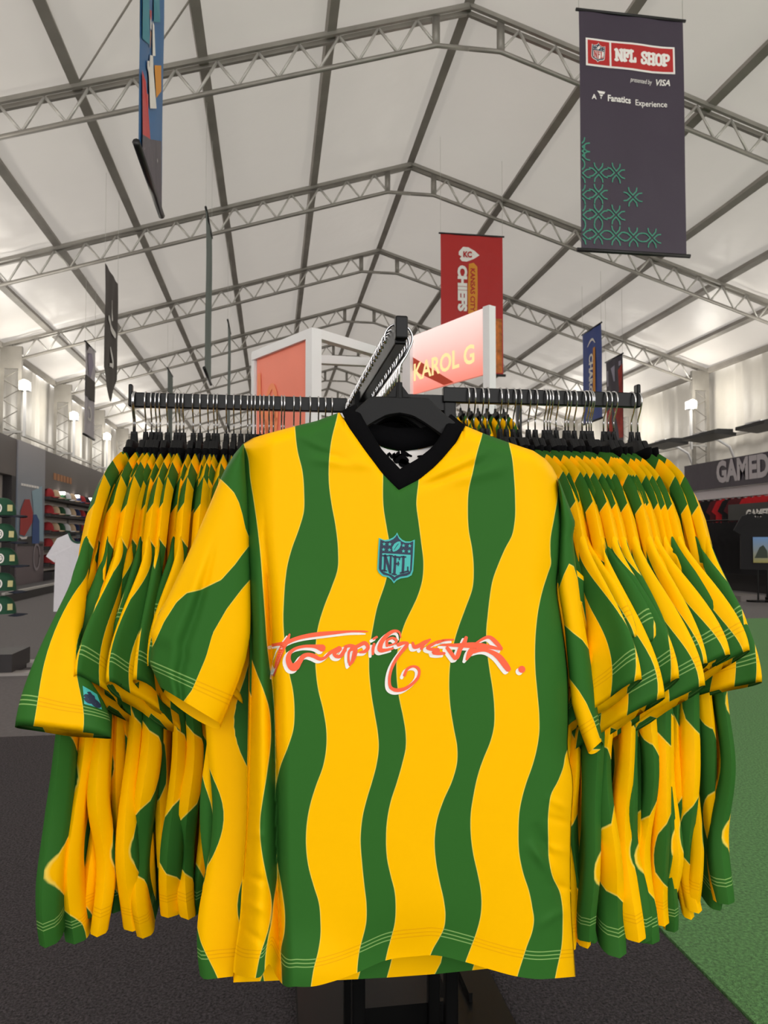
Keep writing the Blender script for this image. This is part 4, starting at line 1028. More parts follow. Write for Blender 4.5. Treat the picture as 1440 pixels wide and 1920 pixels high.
def X_of(px, Y): return float(at_Y(px, 750, Y)[0])
LH = [249, 254, 274, 285, 294, 301, 315, 331, 338, 345, 363, 376, 391, 402, 408, 425, 439, 452, 465, 472, 479, 488, 495, 505, 513, 528, 533, 551, 563, 581, 597, 610, 622]
RH = [1195, 1183, 1150, 1140, 1131, 1108, 1104, 1099, 1091, 1076, 1065, 1059, 1042, 1031, 1026, 1020, 1003, 990, 973, 962, 949, 937, 913, 903, 888, 876]
rng = random.Random(5)
NLJ = 20
for i, px in enumerate(LH):
    x = X_of(px, YL)
    if i == 0: x = XLE + .003
    tl = rng.uniform(-.05, .05)
    hanger((x, YL, ZA), -math.pi / 2 + 0.5 * (-.030 + .036 * min(1, i / (NLJ - 1))) + rng.uniform(-.03, .03), 'black plastic hanger with chrome hook, %s from the outer end of the left rack arm' % ORD[i], 'hangers on the left rack arm', wide=.9)
    if i < NLJ:
        g = i / (NLJ - 1)
        promin = i in (0, 2, 4, 7, 9, 11, 13, 15, 17, 19)
        rec = 0 if promin else rng.uniform(.02, .05)
        Tn = .385 if i == 0 else .362 - .035 * g - rec
        P = dict(Tn=Tn, Tf=.30, r=(.0135 if promin else .009), hem=-.875 + rng.uniform(-.012, .012), ph=rng.uniform(-.3, .3), fan=-.030 + .036 * g + rng.uniform(-.006, .006), fold=.008, us=rng.choice((-.045, -.03, 0, .015, .055)),
                 sl=dict(ct=Tn + (.040 if promin else .015) + rng.uniform(-.01, .01), cz=-.550 + (0 if promin else .04) + rng.uniform(-.02, .015) - .02 * (i == 0) + .03 * g, cn=.016 + rng.uniform(-.004, .004), wn=-.026, wt=.058, th=.013, ph=rng.uniform(-1, 1)))
        if i == 0: P['sl'].update(wn=-.064, wt=.006, wz=.012, th=.020, ph=.15, cn=.020, ct=Tn + .064, per=.17, sh=.034)
        if i in (1, 2, 3): P['sl'].update(ct=Tn + .004, cn=.022)
        if i == 2: P['sl'].update(wn=-.045, wt=.03, th=.014, ph=-.4, cn=.026)
        if i in (7, 11): P['sl'].update(wn=-.045, wt=.048, th=.016)
        r = jersey((x, YL, ZA), -math.pi / 2, P, 'green and yellow wavy-striped jersey, %s from the outer end of the left rack arm' % ORD[i], 'jerseys on the left rack arm', 100 + i)
        if i == 0: sleeve_badge(r, P, -.66, .76, 1)
        if i == 2: sleeve_badge(r, P, -.60, .74, 1)
NRJ = 20
for i, px in enumerate(RH):
    x = X_of(px, YR)
    hanger((x, YR, ZA), -math.pi / 2 - .5 * .03 * i / NRJ + rng.uniform(-.04, .04), 'black plastic hanger with chrome hook, %s from the outer end of the right rack arm' % ORD[i], 'hangers on the right rack arm', wide=.62 + .3 * i / NRJ)
    if i < NRJ:
        g = i / (NRJ - 1)
        promin = i in (0, 2, 5, 8, 10, 12, 14, 16, 18)
        rec = 0 if promin else rng.uniform(.02, .05)
        Tn = .278 + .10 * g - rec * (.3 + .7 * g)
        P = dict(Tn=Tn, Tf=.29, r=(.0145 if promin else .009), hem=-.875 + rng.uniform(-.015, .012), ph=rng.uniform(-.3, .3), fan=.004 * (1 - g) + .03 * g + rng.uniform(-.006, .006), fold=.009, us=rng.choice((-.045, -.03, 0, .015, .055)),
                 sl=dict(ct=Tn + (.045 if promin else .01) + rng.uniform(-.015, .015), cz=-.535 - .02 * g + (0 if promin else .045) + rng.uniform(-.025, .02), cn=rng.uniform(-.006, .006), wn=.032 + rng.uniform(-.012, .012), wt=.05, th=.014, ph=rng.uniform(-1, 1)))
        P['fan'] = -P['fan']
        if i == 0: P['sl'].update(wn=.036, wt=.042, wz=.02, th=.016, ct=Tn + .03, cn=-.012)
        if i in (5, 10, 16): P['sl'].update(wn=.048, wt=.048, th=.017)
        jersey((x, YR, ZA), -math.pi / 2, P, 'green and yellow wavy-striped jersey, %s from the outer end of the right rack arm' % ORD[i], 'jerseys on the right rack arm', 300 + i)
# front arm: the display jersey hangs on the first hanger, flat copies behind it
NF = 26
FY = [YFRONT + .022 + (1.56 - YFRONT - .022) * (i / (NF - 1)) + (rng.uniform(-.006, .006) if i else 0) for i in range(NF)]
for i, y in enumerate(FY):
    hanger((FX, y, ZA - .004), rng.uniform(-.03, .03) if i else 0, 'black plastic hanger with chrome hook, %s from the near end of the front rack arm' % ORD[i], 'hangers on the front rack arm', wide=.9 if i == 0 else .75)
for i in range(1, 9):
    P = dict(Tn=.262 - .002 * i, Tf=.262 - .002 * i, r=.010, hem=-.872 - .006 * (i % 3), ph=.4 * i, fan=0, fold=.006, flare=.4,
             sl=dict(ct=.325 - .01 * i, cz=-.50, cn=0, wn=.01, wt=.05, th=.012, ph=.3 * i), sf=dict(ct=.262, cz=-.475, cn=0, wn=.01, wt=.045, th=.011, ph=.4 * i))
    jersey((FX + .006 * (i % 2), FY[i] + .042, ZA - .004), 0, P, 'green and yellow wavy-striped jersey, %s from the near end of the front rack arm' % ORD[i], 'jerseys on the front rack arm', 500 + i)
# back arm
for i in range(14):
    y = 1.66 + i * .028
    hanger((.355, y, ZA), rng.uniform(-.05, .05), 'black plastic hanger with chrome hook, %s along the back rack arm' % ORD[i], 'hangers on the back rack arm')
    if i % 2 == 0:
        P = dict(Tn=.27, Tf=.27, r=.010, hem=-.872, ph=.5 * i, fan=0, fold=.006, flare=.4, sl=dict(ct=.34, cz=-.50, cn=0, wn=.02, wt=.06, th=.012, ph=.2 * i))
        jersey((.355, y, ZA), 0, P, 'green and yellow wavy-striped jersey, %s along the back rack arm' % ORD[i // 2], 'jerseys on the back rack arm', 700 + i)

# second rack farther back, glimpsed under the right arm
zb2_ = CAMZ + .745; yb2_ = 3.65; xa2, xb2 = .86, 1.24
rack2 = empty('clothing_rack', (1.24, yb2_, 0), 'second black clothing rack behind the right arm of the front rack', 'clothes rack')
mb = MB(); mb.bar((xa2 - 1.24, 0, zb2_ - .015), (0, 0, zb2_ - .015), .016, .03); mb.build('arm', M_BLACKMETAL, rack2)
mb = MB(); mb.bbox((-.0125, -.0125, .015), (.0125, .0125, zb2_ - .01)); mb.build('upright', M_BLACKMETAL, rack2)
mb = MB(); mb.bbox((-.45, -.3, .009), (.2, .3, .022)); mb.build('base_plate', M_BLACKMETAL, rack2)
src = None
for i in range(7):
    x = xa2 + .03 + i * .045
    hanger((x, yb2_, zb2_), -math.pi / 2 + rng.uniform(-.1, .1), 'black plastic hanger with chrome hook, %s along the arm of the second rack' % ORD[i], 'hangers on the second rack', wide=.8)
    lab = 'green and yellow jersey, %s along the arm of the second rack' % ORD[i]
    if src is None:
        P = dict(Tn=.30, Tf=.28, r=.012, hem=-.872, ph=.2, fan=0, fold=.006, sl=dict(ct=.33, cz=-.54, cn=0, wn=.025, wt=.05, th=.012, ph=.2))
        src = jersey((x, yb2_, zb2_), -math.pi / 2, P, lab, 'jerseys on the second rack', 900)
    else:
        c = src.copy(); C.objects.link(c); c.location = (x, yb2_, zb2_); c['label'] = lab
        for ch in list(src.children):
            d = ch.copy(); C.objects.link(d); d.parent = c

# ================================================================== THE DISPLAY JERSEY AT THE FRONT
YJ, YK = 0.978, 1.036                # planes of the front and the back panel
xl_f = smooth_curve([(760, 456), (832, 455), (852, 450), (900, 451), (1000, 457), (1100, 463), (1200, 467), (1289, 466), (1450, 463), (1557, 460), (1654, 454), (1727, 449), (1790, 440), (1860, 434)])
xr_f = smooth_curve([(760, 1046), (896, 1046), (930, 1049), (980, 1053), (1040, 1051), (1106, 1045), (1150, 1051), (1197, 1058), (1267, 1065), (1350, 1066), (1406, 1065), (1460, 1074), (1543, 1071), (1627, 1070), (1696, 1071), (1780, 1076), (1831, 1079), (1860, 1080)])
top_f = interp([(440, 840), (456, 832), (475, 821), (497, 814), (553, 799), (594, 789), (637, 773), (655, 803), (667, 820), (692, 854), (717, 887), (747, 918), (786, 898), (812, 877), (830, 859), (845, 842), (856, 829), (872, 798), (905, 812), (955, 830), (1000, 845), (1022, 860), (1036, 876), (1046, 896), (1060, 930)])
hem_f = smooth_curve([(430, 1818), (445, 1828), (470, 1833), (490, 1830), (505, 1808), (517, 1828), (530, 1846), (556, 1850), (583, 1850), (625, 1840), (669, 1824), (723, 1801), (780, 1793), (809, 1791), (873, 1804), (920, 1818), (970, 1831), (1012, 1836), (1044, 1834), (1080, 1831)])
xc_f = smooth_curve([(760, 500), (1000, 497), (1100, 503), (1200, 508), (1290, 512), (1400, 516), (1550, 519), (1650, 521), (1750, 525), (1860, 527)])
EDGE = {}
EDGE['L0'] = smooth_curve([(700, 440), (1150, 440), (1200, 457), (1231, 470), (1264, 482), (1294, 494), (1322, 503), (1364, 508), (1400, 507), (1433, 503), (1461, 499), (1497, 493), (1535, 488), (1570, 488), (1604, 492), (1640, 499), (1691, 509), (1729, 506), (1757, 499), (1790, 488), (1829, 480), (1860, 474)])
EDGE['R0'] = smooth_curve([(700, 452), (832, 457), (857, 465), (896, 469), (934, 475), (990, 483), (1046, 489), (1101, 493), (1156, 497), (1211, 501), (1244, 505), (1290, 511), (1350, 515), (1400, 516), (1500, 517), (1600, 519), (1650, 519), (1691, 513), (1729, 509), (1757, 503), (1790, 498), (1829, 496), (1860, 496)])
EDGE['L1'] = smooth_curve([(760, 552), (800, 553), (846, 558), (884, 567), (923, 570), (962, 569), (990, 561), (1029, 547), (1059, 539), (1087, 535), (1129, 532), (1156, 531), (1197, 533), (1261, 542), (1294, 549), (1336, 552), (1367, 550), (1400, 540), (1436, 526), (1472, 518), (1520, 515), (1570, 516), (1615, 520), (1677, 530), (1710, 534), (1749, 533), (1779, 527), (1820, 528), (1860, 530)])
EDGE['R1'] = smooth_curve([(760, 636), (782, 632), (823, 622), (865, 617), (907, 617), (946, 622), (984, 629), (1032, 634), (1068, 633), (1101, 622), (1137, 608), (1178, 596), (1211, 592), (1253, 592), (1294, 597), (1331, 606), (1369, 612), (1400, 612), (1436, 606), (1475, 592), (1504, 583), (1549, 575), (1585, 574), (1627, 579), (1660, 588), (1693, 598), (1727, 601), (1754, 601), (1782, 597), (1818, 588), (1849, 583)])
EDGE['L2'] = smooth_curve([(760, 717), (890, 718), (951, 719), (990, 725), (1020, 730), (1055, 730), (1090, 723), (1139, 707), (1178, 699), (1217, 693), (1256, 692), (1300, 696), (1342, 703), (1372, 708), (1400, 710), (1433, 706), (1464, 698), (1497, 688), (1530, 680), (1571, 676), (1621, 679), (1660, 683), (1696, 687), (1724, 687), (1788, 673), (1815, 670), (1850, 670)])
EDGE['R2'] = smooth_curve([(760, 788), (901, 785), (946, 781), (979, 785), (1018, 790), (1054, 794), (1087, 792), (1123, 781), (1140, 773), (1167, 760), (1194, 751), (1233, 744), (1272, 744), (1311, 749), (1344, 756), (1378, 761), (1400, 761), (1433, 754), (1468, 744), (1502, 733), (1538, 726), (1571, 724), (1610, 726), (1643, 733), (1671, 740), (1699, 742), (1732, 740), (1760, 733), (1782, 727), (1800, 723), (1850, 716)])
EDGE['L3'] = smooth_curve([(760, 912), (811, 905), (851, 894), (887, 886), (918, 879), (957, 877), (996, 879), (1029, 885), (1068, 888), (1101, 886), (1142, 872), (1172, 861), (1194, 854), (1244, 844), (1281, 842), (1322, 844), (1367, 851), (1400, 857), (1428, 857), (1463, 848), (1502, 831), (1535, 820), (1571, 815), (1613, 817), (1652, 824), (1688, 832), (1718, 835), (1741, 832), (1760, 823), (1779, 812), (1791, 807), (1850, 795)])
EDGE['R3'] = smooth_curve([(760, 950), (829, 954), (857, 960), (896, 964), (934, 966), (979, 965), (1004, 960), (1029, 947), (1057, 935), (1084, 925), (1123, 918), (1150, 915), (1183, 912), (1225, 914), (1256, 918), (1294, 924), (1328, 927), (1364, 926), (1392, 919), (1419, 908), (1444, 899), (1466, 893), (1491, 888), (1524, 883), (1566, 883), (1604, 888), (1635, 895), (1666, 901), (1691, 903), (1718, 901), (1752, 892), (1779, 882), (1803, 873), (1850, 862)])
EDGE['L4'] = smooth_curve([(760, 1060), (850, 1053), (898, 1047), (929, 1046), (971, 1039), (1012, 1032), (1040, 1032), (1057, 1033), (1076, 1027), (1104, 1018), (1139, 1010), (1178, 1005), (1217, 1003), (1261, 1004), (1294, 1007), (1344, 1011), (1372, 1011), (1406, 1006), (1439, 997), (1467, 987), (1491, 980), (1521, 974), (1557, 972), (1604, 974), (1641, 982), (1668, 991), (1702, 998), (1724, 1001), (1746, 998), (1774, 988), (1802, 979), (1831, 970), (1860, 964)])
EDGE['R4'] = smooth_curve([(700, 1200), (1340, 1200), (1385, 1080), (1411, 1062), (1439, 1056), (1465, 1046), (1488, 1034), (1516, 1029), (1571, 1028), (1616, 1030), (1646, 1037), (1671, 1049), (1696, 1054), (1738, 1055), (1774, 1053), (1818, 1044), (1860, 1036)])
def body_sd(x, y):
    s = np.full(np.shape(x), -1e3)
    for k in range(5): s = np.maximum(s, np.minimum(x - EDGE['L%d' % k](y), EDGE['R%d' % k](y) - x))
    return s / FPX * 1.0
def body_off(x, y):
    x = np.asarray(x, float); y = np.asarray(y, float)
    xl, xr, xc = xl_f(y), xr_f(y), xc_f(y); c = sstep(930, 1260, y)
    dr = np.clip(xr - x, 0, 60)
    o = .050 * (1 - np.sqrt(np.clip(1 - (1 - dr / 60) ** 2, 0, 1)))
    # left side: front bulge, crease, side bulge
    right_part = np.clip((x - xc) / 26, 0, 1)
    front = .050 * c * (1 - np.sqrt(np.clip(1 - (1 - right_part) ** 2, 0, 1)))
    q = np.clip((xc - x) / np.maximum(xc - xl, 5), 0, 1)
    side = c * (.050 - .036 * np.sin(np.pi * np.clip(q * 1.05, 0, 1)) ** .8 + .018 * q ** 3)
    top = (1 - c) * .038 * np.clip((515 - x) / 60, 0, 1) ** 1.6
    o = o + np.where(x > xc, front, side) + top
    # drape folds
    def ridge(x0, y0, x1, y1, wd, amp):
        L = math.hypot(x1 - x0, y1 - y0); ux, uy = (x1 - x0) / L, (y1 - y0) / L
        a = (x - x0) * ux + (y - y0) * uy; b = -(x - x0) * uy + (y - y0) * ux
        return amp * np.exp(-(b / wd) ** 2) * np.clip(np.minimum(a + 20, L + 20 - a) / 40, 0, 1)
    o = o - ridge(815, 893, 905, 850, 8, .0035) + ridge(790, 912, 900, 872, 8, .0030) - ridge(850, 900, 950, 875, 13, .003) - ridge(590, 862, 690, 872, 9, .0028) + ridge(590, 842, 660, 868, 7, .0025)
    o = o - ridge(560, 815, 620, 850, 8, .002)
    o = o - ridge(1000, 1590, 1040, 1640, 11, 0.00680) + ridge(1010, 1560, 1060, 1690, 12, 0.00680) - ridge(1020, 1730, 1070, 1700, 9, 0.00425) - ridge(1035, 1500, 1072, 1520, 8, 0.00510) + ridge(1035, 1535, 1072, 1545, 6, 0.00510) - ridge(1038, 1590, 1072, 1600, 7, 0.00510) + ridge(1040, 1660, 1074, 1668, 6, 0.00510)
    o = o + .0022 * np.sin(x / 63.0 + .8 + y / 900) * sstep(1000, 1500, y) + .0012 * np.sin(x / 28 + 1) * sstep(1500, 1800, y)
    o = o - ridge(470, 1560, 500, 1570, 8, 0.00340) + ridge(462, 1640, 500, 1655, 7, 0.00425) - ridge(455, 1690, 500, 1710, 8, 0.00340) + ridge(455, 1740, 490, 1765, 7, 0.00340)
    o = o - .010 * np.exp(-((y - 1830) / 60) ** 2) * np.exp(-((x - 580) / 90) ** 2) + .012 * np.exp(-((y - 1800) / 70) ** 2) * np.exp(-((x - 770) / 110) ** 2)
    # shoulder rolls back over the hanger
    d = np.clip((y - top_f(x)) / 26, 0, 1)
    sh = .026 * (1 - np.sqrt(np.clip(1 - (1 - d) ** 2, 0, 1))) * np.where((x > 645) & (x < 866), .25, 1)
    return o + sh
def FP(x, y, lift=0.0): return at_Y(x, y, YJ + body_off(x, y) - lift)
hj = empty('jersey', (FX, YJ, ZA), 'green and yellow wavy-striped jersey facing the camera with red script and teal crest', 'jersey', 'jerseys on the front rack arm')
HO = np.array([FX, YJ, ZA])
def loc_(P): return np.asarray(P, float) - HO
nu, nv = 250, 240
us = np.linspace(0, 1, nu); V = []; PX = []; PY = []; HD = []
for u in us:
    y0 = 850.0
    for _ in range(25):
        x0 = xl_f(y0) + (xr_f(y0) - xl_f(y0)) * u; y0 = .5 * y0 + .5 * float(top_f(x0))
    y1 = 1830.0
    for _ in range(12):
        x1 = xl_f(y1) + (xr_f(y1) - xl_f(y1)) * u; y1 = .5 * y1 + .5 * float(hem_f(x1))
    tt = np.linspace(0, 1, nv); ys = y0 + (y1 - y0) * (tt * .8 + .2 * tt ** 2 if False else tt)
    xs = xl_f(ys) + (xr_f(ys) - xl_f(ys)) * u
    PX.append(xs); PY.append(ys); HD.append((y1 - ys) / FPX)
PX, PY, HD = np.array(PX), np.array(PY), np.array(HD)
Vf = loc_(FP(PX.ravel(), PY.ravel()))
# back panel, kept a little inside the front outline
bu_ = np.linspace(0, 1, 60); bn = 50
topb = interp([(440, 842), (456, 836), (497, 817), (553, 802), (594, 792), (637, 778), (680, 812), (709, 833), (752, 846), (815, 834), (845, 808), (872, 801), (905, 815), (955, 833), (1000, 848), (1022, 864), (1046, 900), (1060, 934)])
BX, BY, BH = [], [], []
for u in bu_:
    xs0 = xl_f(1300) + (xr_f(1300) - xl_f(1300)) * u
    y0 = float(topb(455 + (1044 - 455) * u)); y1 = float(np.interp(u, [0, .15, .3, .45, .6, .75, 1], [1842, 1838, 1838, 1833, 1826, 1816, 1812]))
    ys = np.linspace(y0, y1, bn)
    xs = (xl_f(ys) + 2) + ((xr_f(ys) - 3) - (xl_f(ys) + 2)) * u
    BX.append(xs); BY.append(ys); BH.append((y1 - ys) / FPX)
BX, BY, BH = np.array(BX), np.array(BY), np.array(BH)
off = YK + .012 * np.sin(BX / 60.0) * sstep(1200, 1800, BY) + .012 * sstep(1500, 1830, BY)
offs = np.where(np.abs(np.linspace(-1, 1, 60))[:, None] > .93, -.008, 0)
Vb = loc_(at_Y(BX.ravel(), BY.ravel(), (off + offs).ravel()))
V = np.vstack([Vf, Vb]); sd = np.concatenate([body_sd(PX.ravel(), PY.ravel()), body_sd(BX.ravel() + 4, BY.ravel() - 60)]); hd = np.concatenate([HD.ravel(), BH.ravel()])
F = [(i * nv + j, i * nv + j + 1, (i + 1) * nv + j + 1, (i + 1) * nv + j) for i in range(nu - 1) for j in range(nv - 1)]
b0 = nu * nv
F += [(b0 + i * bn + j, b0 + (i + 1) * bn + j, b0 + (i + 1) * bn + j + 1, b0 + i * bn + j + 1) for i in range(59) for j in range(bn - 1)]
def bridge(A, B):
    """stitch two open rows of vertex ids of different length"""
    out = []; i = j = 0
    while i < len(A) - 1 or j < len(B) - 1:
        if j == len(B) - 1 or (i < len(A) - 1 and (i + 1) / (len(A) - 1) <= (j + 1) / (len(B) - 1)): out.append((A[i], A[i + 1], B[j])); i += 1
        else: out.append((A[i], B[j + 1], B[j])); j += 1
    return out
F += bridge([j for j in range(nv)], [b0 + j for j in range(bn)])
F += bridge([(nu - 1) * nv + j for j in range(nv)], [b0 + 59 * bn + j for j in range(bn)])
topx = PX[:, 0]
la = [i for i in range(nu) if topx[i] <= 640]; ra = [i for i in range(nu) if topx[i] >= 870]
lb = [i for i in range(60) if BX[i, 0] <= 640]; rb = [i for i in range(60) if BX[i, 0] >= 868]
F += bridge([i * nv for i in la], [b0 + i * bn for i in lb]) + bridge([i * nv for i in ra], [b0 + i * bn for i in rb])
link('body', make_mesh('body', V, F, M_JERSEY, attrs={'sd': sd, 'hd': hd}), hj)
# collar: V strip at the front, band round the back of the neck
outer = [(640, 771), (655, 803), (667, 821), (692, 855), (717, 888), (748, 919), (786, 899), (812, 878), (830, 860), (856, 830), (872, 799)]
inner = [(667, 757), (674, 771), (682, 787), (697, 812), (716, 843), (750, 879), (783, 860), (806, 842), (818, 829), (834, 803), (843, 777)]
def resample(P, n_):
    P = np.array(P, float); d = np.concatenate([[0], np.cumsum(np.hypot(*np.diff(P, axis=0).T))]); t = np.linspace(0, d[-1], n_)
    return np.stack([np.interp(t, d, P[:, 0]), np.interp(t, d, P[:, 1])], 1)
seg = lambda P: np.vstack([resample(P[:6], 24), resample(P[5:], 24)[1:]])
O2, I2 = seg(outer), seg(inner)
V = []; F = []
yend = np.linspace(-1, 1, len(O2))
for k in range(len(O2)):
    e = abs(yend[k]) ** 6
    for m_, (fr, lift) in enumerate(((0, .0006), (.12, .0030), (.5, .0036), (.88, .0030), (1, .0004), (1, -.006))):
        p = O2[k] * (1 - fr) + I2[k] * fr
        V.append(loc_(at_Y(p[0], p[1], YJ + .006 + .034 * e * (.4 + .6 * fr) - lift + .004 * fr)))
n_ = 6
for k in range(len(O2) - 1):
    for m_ in range(n_ - 1): F.append((k * n_ + m_, k * n_ + m_ + 1, (k + 1) * n_ + m_ + 1, (k + 1) * n_ + m_))
link('collar', make_mesh('collar', V, F, M_BLACKKNIT), hj)
bt = resample([(641, 770), (668, 768), (676, 784), (700, 795), (745, 803), (795, 801), (822, 794), (838, 784), (846, 776), (871, 797)], 40)
bb_ = resample([(645, 782), (672, 800), (690, 822), (709, 834), (752, 846), (790, 841), (815, 834), (838, 818), (856, 806), (868, 802)], 40)
V = []; F = []
for k in range(40):
    w_ = math.sin(math.pi * k / 39) ** .5
    for m_, (fr, lf) in enumerate(((0, 0), (0, .003), (.5, .004), (1, .003), (1, 0))):
        p = bt[k] * (1 - fr) + bb_[k] * fr; V.append(loc_(at_Y(p[0], p[1], YJ + .030 + (YK - .004 - YJ - .030) * w_ - lf)))
for k in range(39):
    for m_ in range(4): F.append((k * 5 + m_, k * 5 + m_ + 1, (k + 1) * 5 + m_ + 1, (k + 1) * 5 + m_))
link('back_collar', make_mesh('back_collar', V, F, M_BLACKKNIT), hj)
def plate(name, P, m, Y, parent=hj):
    mb = MB(); mb.poly([tuple(loc_(at_Y(x, y, Y))) for x, y in P]); return mb.build(name, m, parent)
plate('neck_label', [(704, 833), (726, 842), (752, 847), (790, 842), (822, 832), (800, 862), (765, 884), (740, 884), (718, 862)], M_WHITE, YK - .004)['label'] = 'white printed neck label'
mb = MB()
for R in ([(726, 858, 5), (730, 850, 5), (735, 858, 5), (739, 850, 5), (739, 862, 5)], [(742, 856, 7), (748, 850, 8), (757, 849, 8), (764, 853, 7)], [(744, 862, 14), (752, 860, 18), (760, 864, 14)], [(766, 853, 4), (771, 855, 4)], [(784, 856, 4), (791, 855, 4)], [(755, 868, 16), (764, 872, 12)]):
    V, F = ribbon(R, per=3); mb.add([tuple(loc_(at_Y(x, y, YK - .0055))) for x, y in V], F)
mb.build('label_print', M_BLACKKNIT, hj)
mb = MB(); V, F = ribbon([(754, 833, 1.2), (750, 841, 1.2), (751, 850, 1.2)]); mb.add([tuple(loc_(at_Y(x, y, YK - .007))) for x, y in V], F); mb.build('loose_thread', M_WHITE, hj)

# sleeves of the display jersey
def front_sleeve(outer_, inner_, sdf, base, bulge, back_shift, name='sleeve', fold=None, Yp=YJ):
    n1, n2 = 60, 40
    A, B = resample(outer_, n1), resample(inner_, n1); V = []; SD = []; HD = []
    Lc = np.hypot(*(A[-1] - A[0]))
    for i in range(n1):
        s = i / (n1 - 1)
        for k in range(2 * n2):
            if k < n2: q = k / (n2 - 1); fr = True
            else: q = 1 - (k - n2) / (n2 - 1); fr = False
            p = A[i] * (1 - q) + B[i] * q
            prof = math.sqrt(max(0, 1 - (2 * q - 1) ** 2)) ** .8
            bs = base[0] + (base[1] - base[0]) * s
            if fr:
                o = bs - bulge * prof
                if fold: o += fold[1] * math.exp(-((q - fold[0]) / .05) ** 2) * sstep(.35, .6, s) - fold[1] * .8 * math.exp(-((q - fold[0] + .12) / .08) ** 2) * sstep(.35, .6, s)
                SD.append(float(sdf(p[0], p[1])) / FPX)
            else:
                p = p + np.array(back_shift) * s * s * prof; o = bs + bulge * .8 * prof
                SD.append(float(sdf(p[0] + 60, p[1] - 20)) / FPX)
            if i == 0: o = bs
            HD.append((1 - s) * Lc / FPX * .9 + .004); V.append(loc_(at_Y(p[0], p[1], Yp + o)))
    m_ = 2 * n2
    F = [(i * m_ + k, (i + 1) * m_ + k, (i + 1) * m_ + (k + 1) % m_, i * m_ + (k + 1) % m_) for i in range(n1 - 1) for k in range(m_)]
    link(name, make_mesh(name, V, F, M_JERSEY, attrs={'sd': SD, 'hd': HD}), hj)
yA = interp([(270, 1240), (289, 1207), (308, 1165), (331, 1129), (350, 1112), (376, 1106), (415, 1087), (441, 1058), (454, 1040), (470, 1020)])
yB = interp([(330, 1336), (342, 1318), (360, 1294), (386, 1233), (399, 1187), (425, 1142), (454, 1104), (475, 1080)])
yCap = interp([(400, 890), (413, 898), (426, 910), (439, 924), (448, 942), (455, 966), (460, 990), (468, 1010)])
def sdL(x, y):
    g1 = (yCap(x) - y) * .75
    g2 = min(y - yA(x), yB(x) - y) * .75 if x > 270 else -10
    return max(g1, g2)
front_sleeve([(455, 833), (440, 850), (426, 872), (413, 898), (398, 934), (372, 995), (345, 1055), (318, 1112), (296, 1155), (282, 1187), (286, 1206), (281, 1245), (300, 1288)],
             [(457, 834), (460, 880), (464, 930), (467, 1000), (469, 1080), (470, 1150), (469, 1190), (461, 1235), (448, 1275), (430, 1318), (412, 1356)], sdL, (.030, .040), .030, (10, 26), fold=(.36, .007))
yA2 = interp([(1040, 1150), (1047, 1162), (1058, 1172), (1075, 1187), (1092, 1200), (1104, 1217), (1115, 1240)])
yB2 = interp([(1060, 1262), (1069, 1274), (1086, 1296), (1100, 1319), (1114, 1352), (1125, 1385)])
yC2 = interp([(1040, 1120), (1047, 1105), (1057, 1078), (1067, 1057), (1076, 1062), (1082, 1082), (1090, 1100)])
def sdR(x, y): return max((yC2(x) - y) * .7, min(y - yA2(x), yB2(x) - y) * .75)
front_sleeve([(1046, 897), (1050, 930), (1051, 975), (1047, 1060), (1047, 1105), (1058, 1172), (1068, 1274), (1072, 1319), (1085, 1364), (1103, 1412)],
             [(1047, 897), (1060, 930), (1079, 980), (1074, 1006), (1080, 1060), (1090, 1139), (1104, 1217), (1114, 1290), (1121, 1344), (1128, 1390)], sdR, (.040, .045), .022, (8, 6))

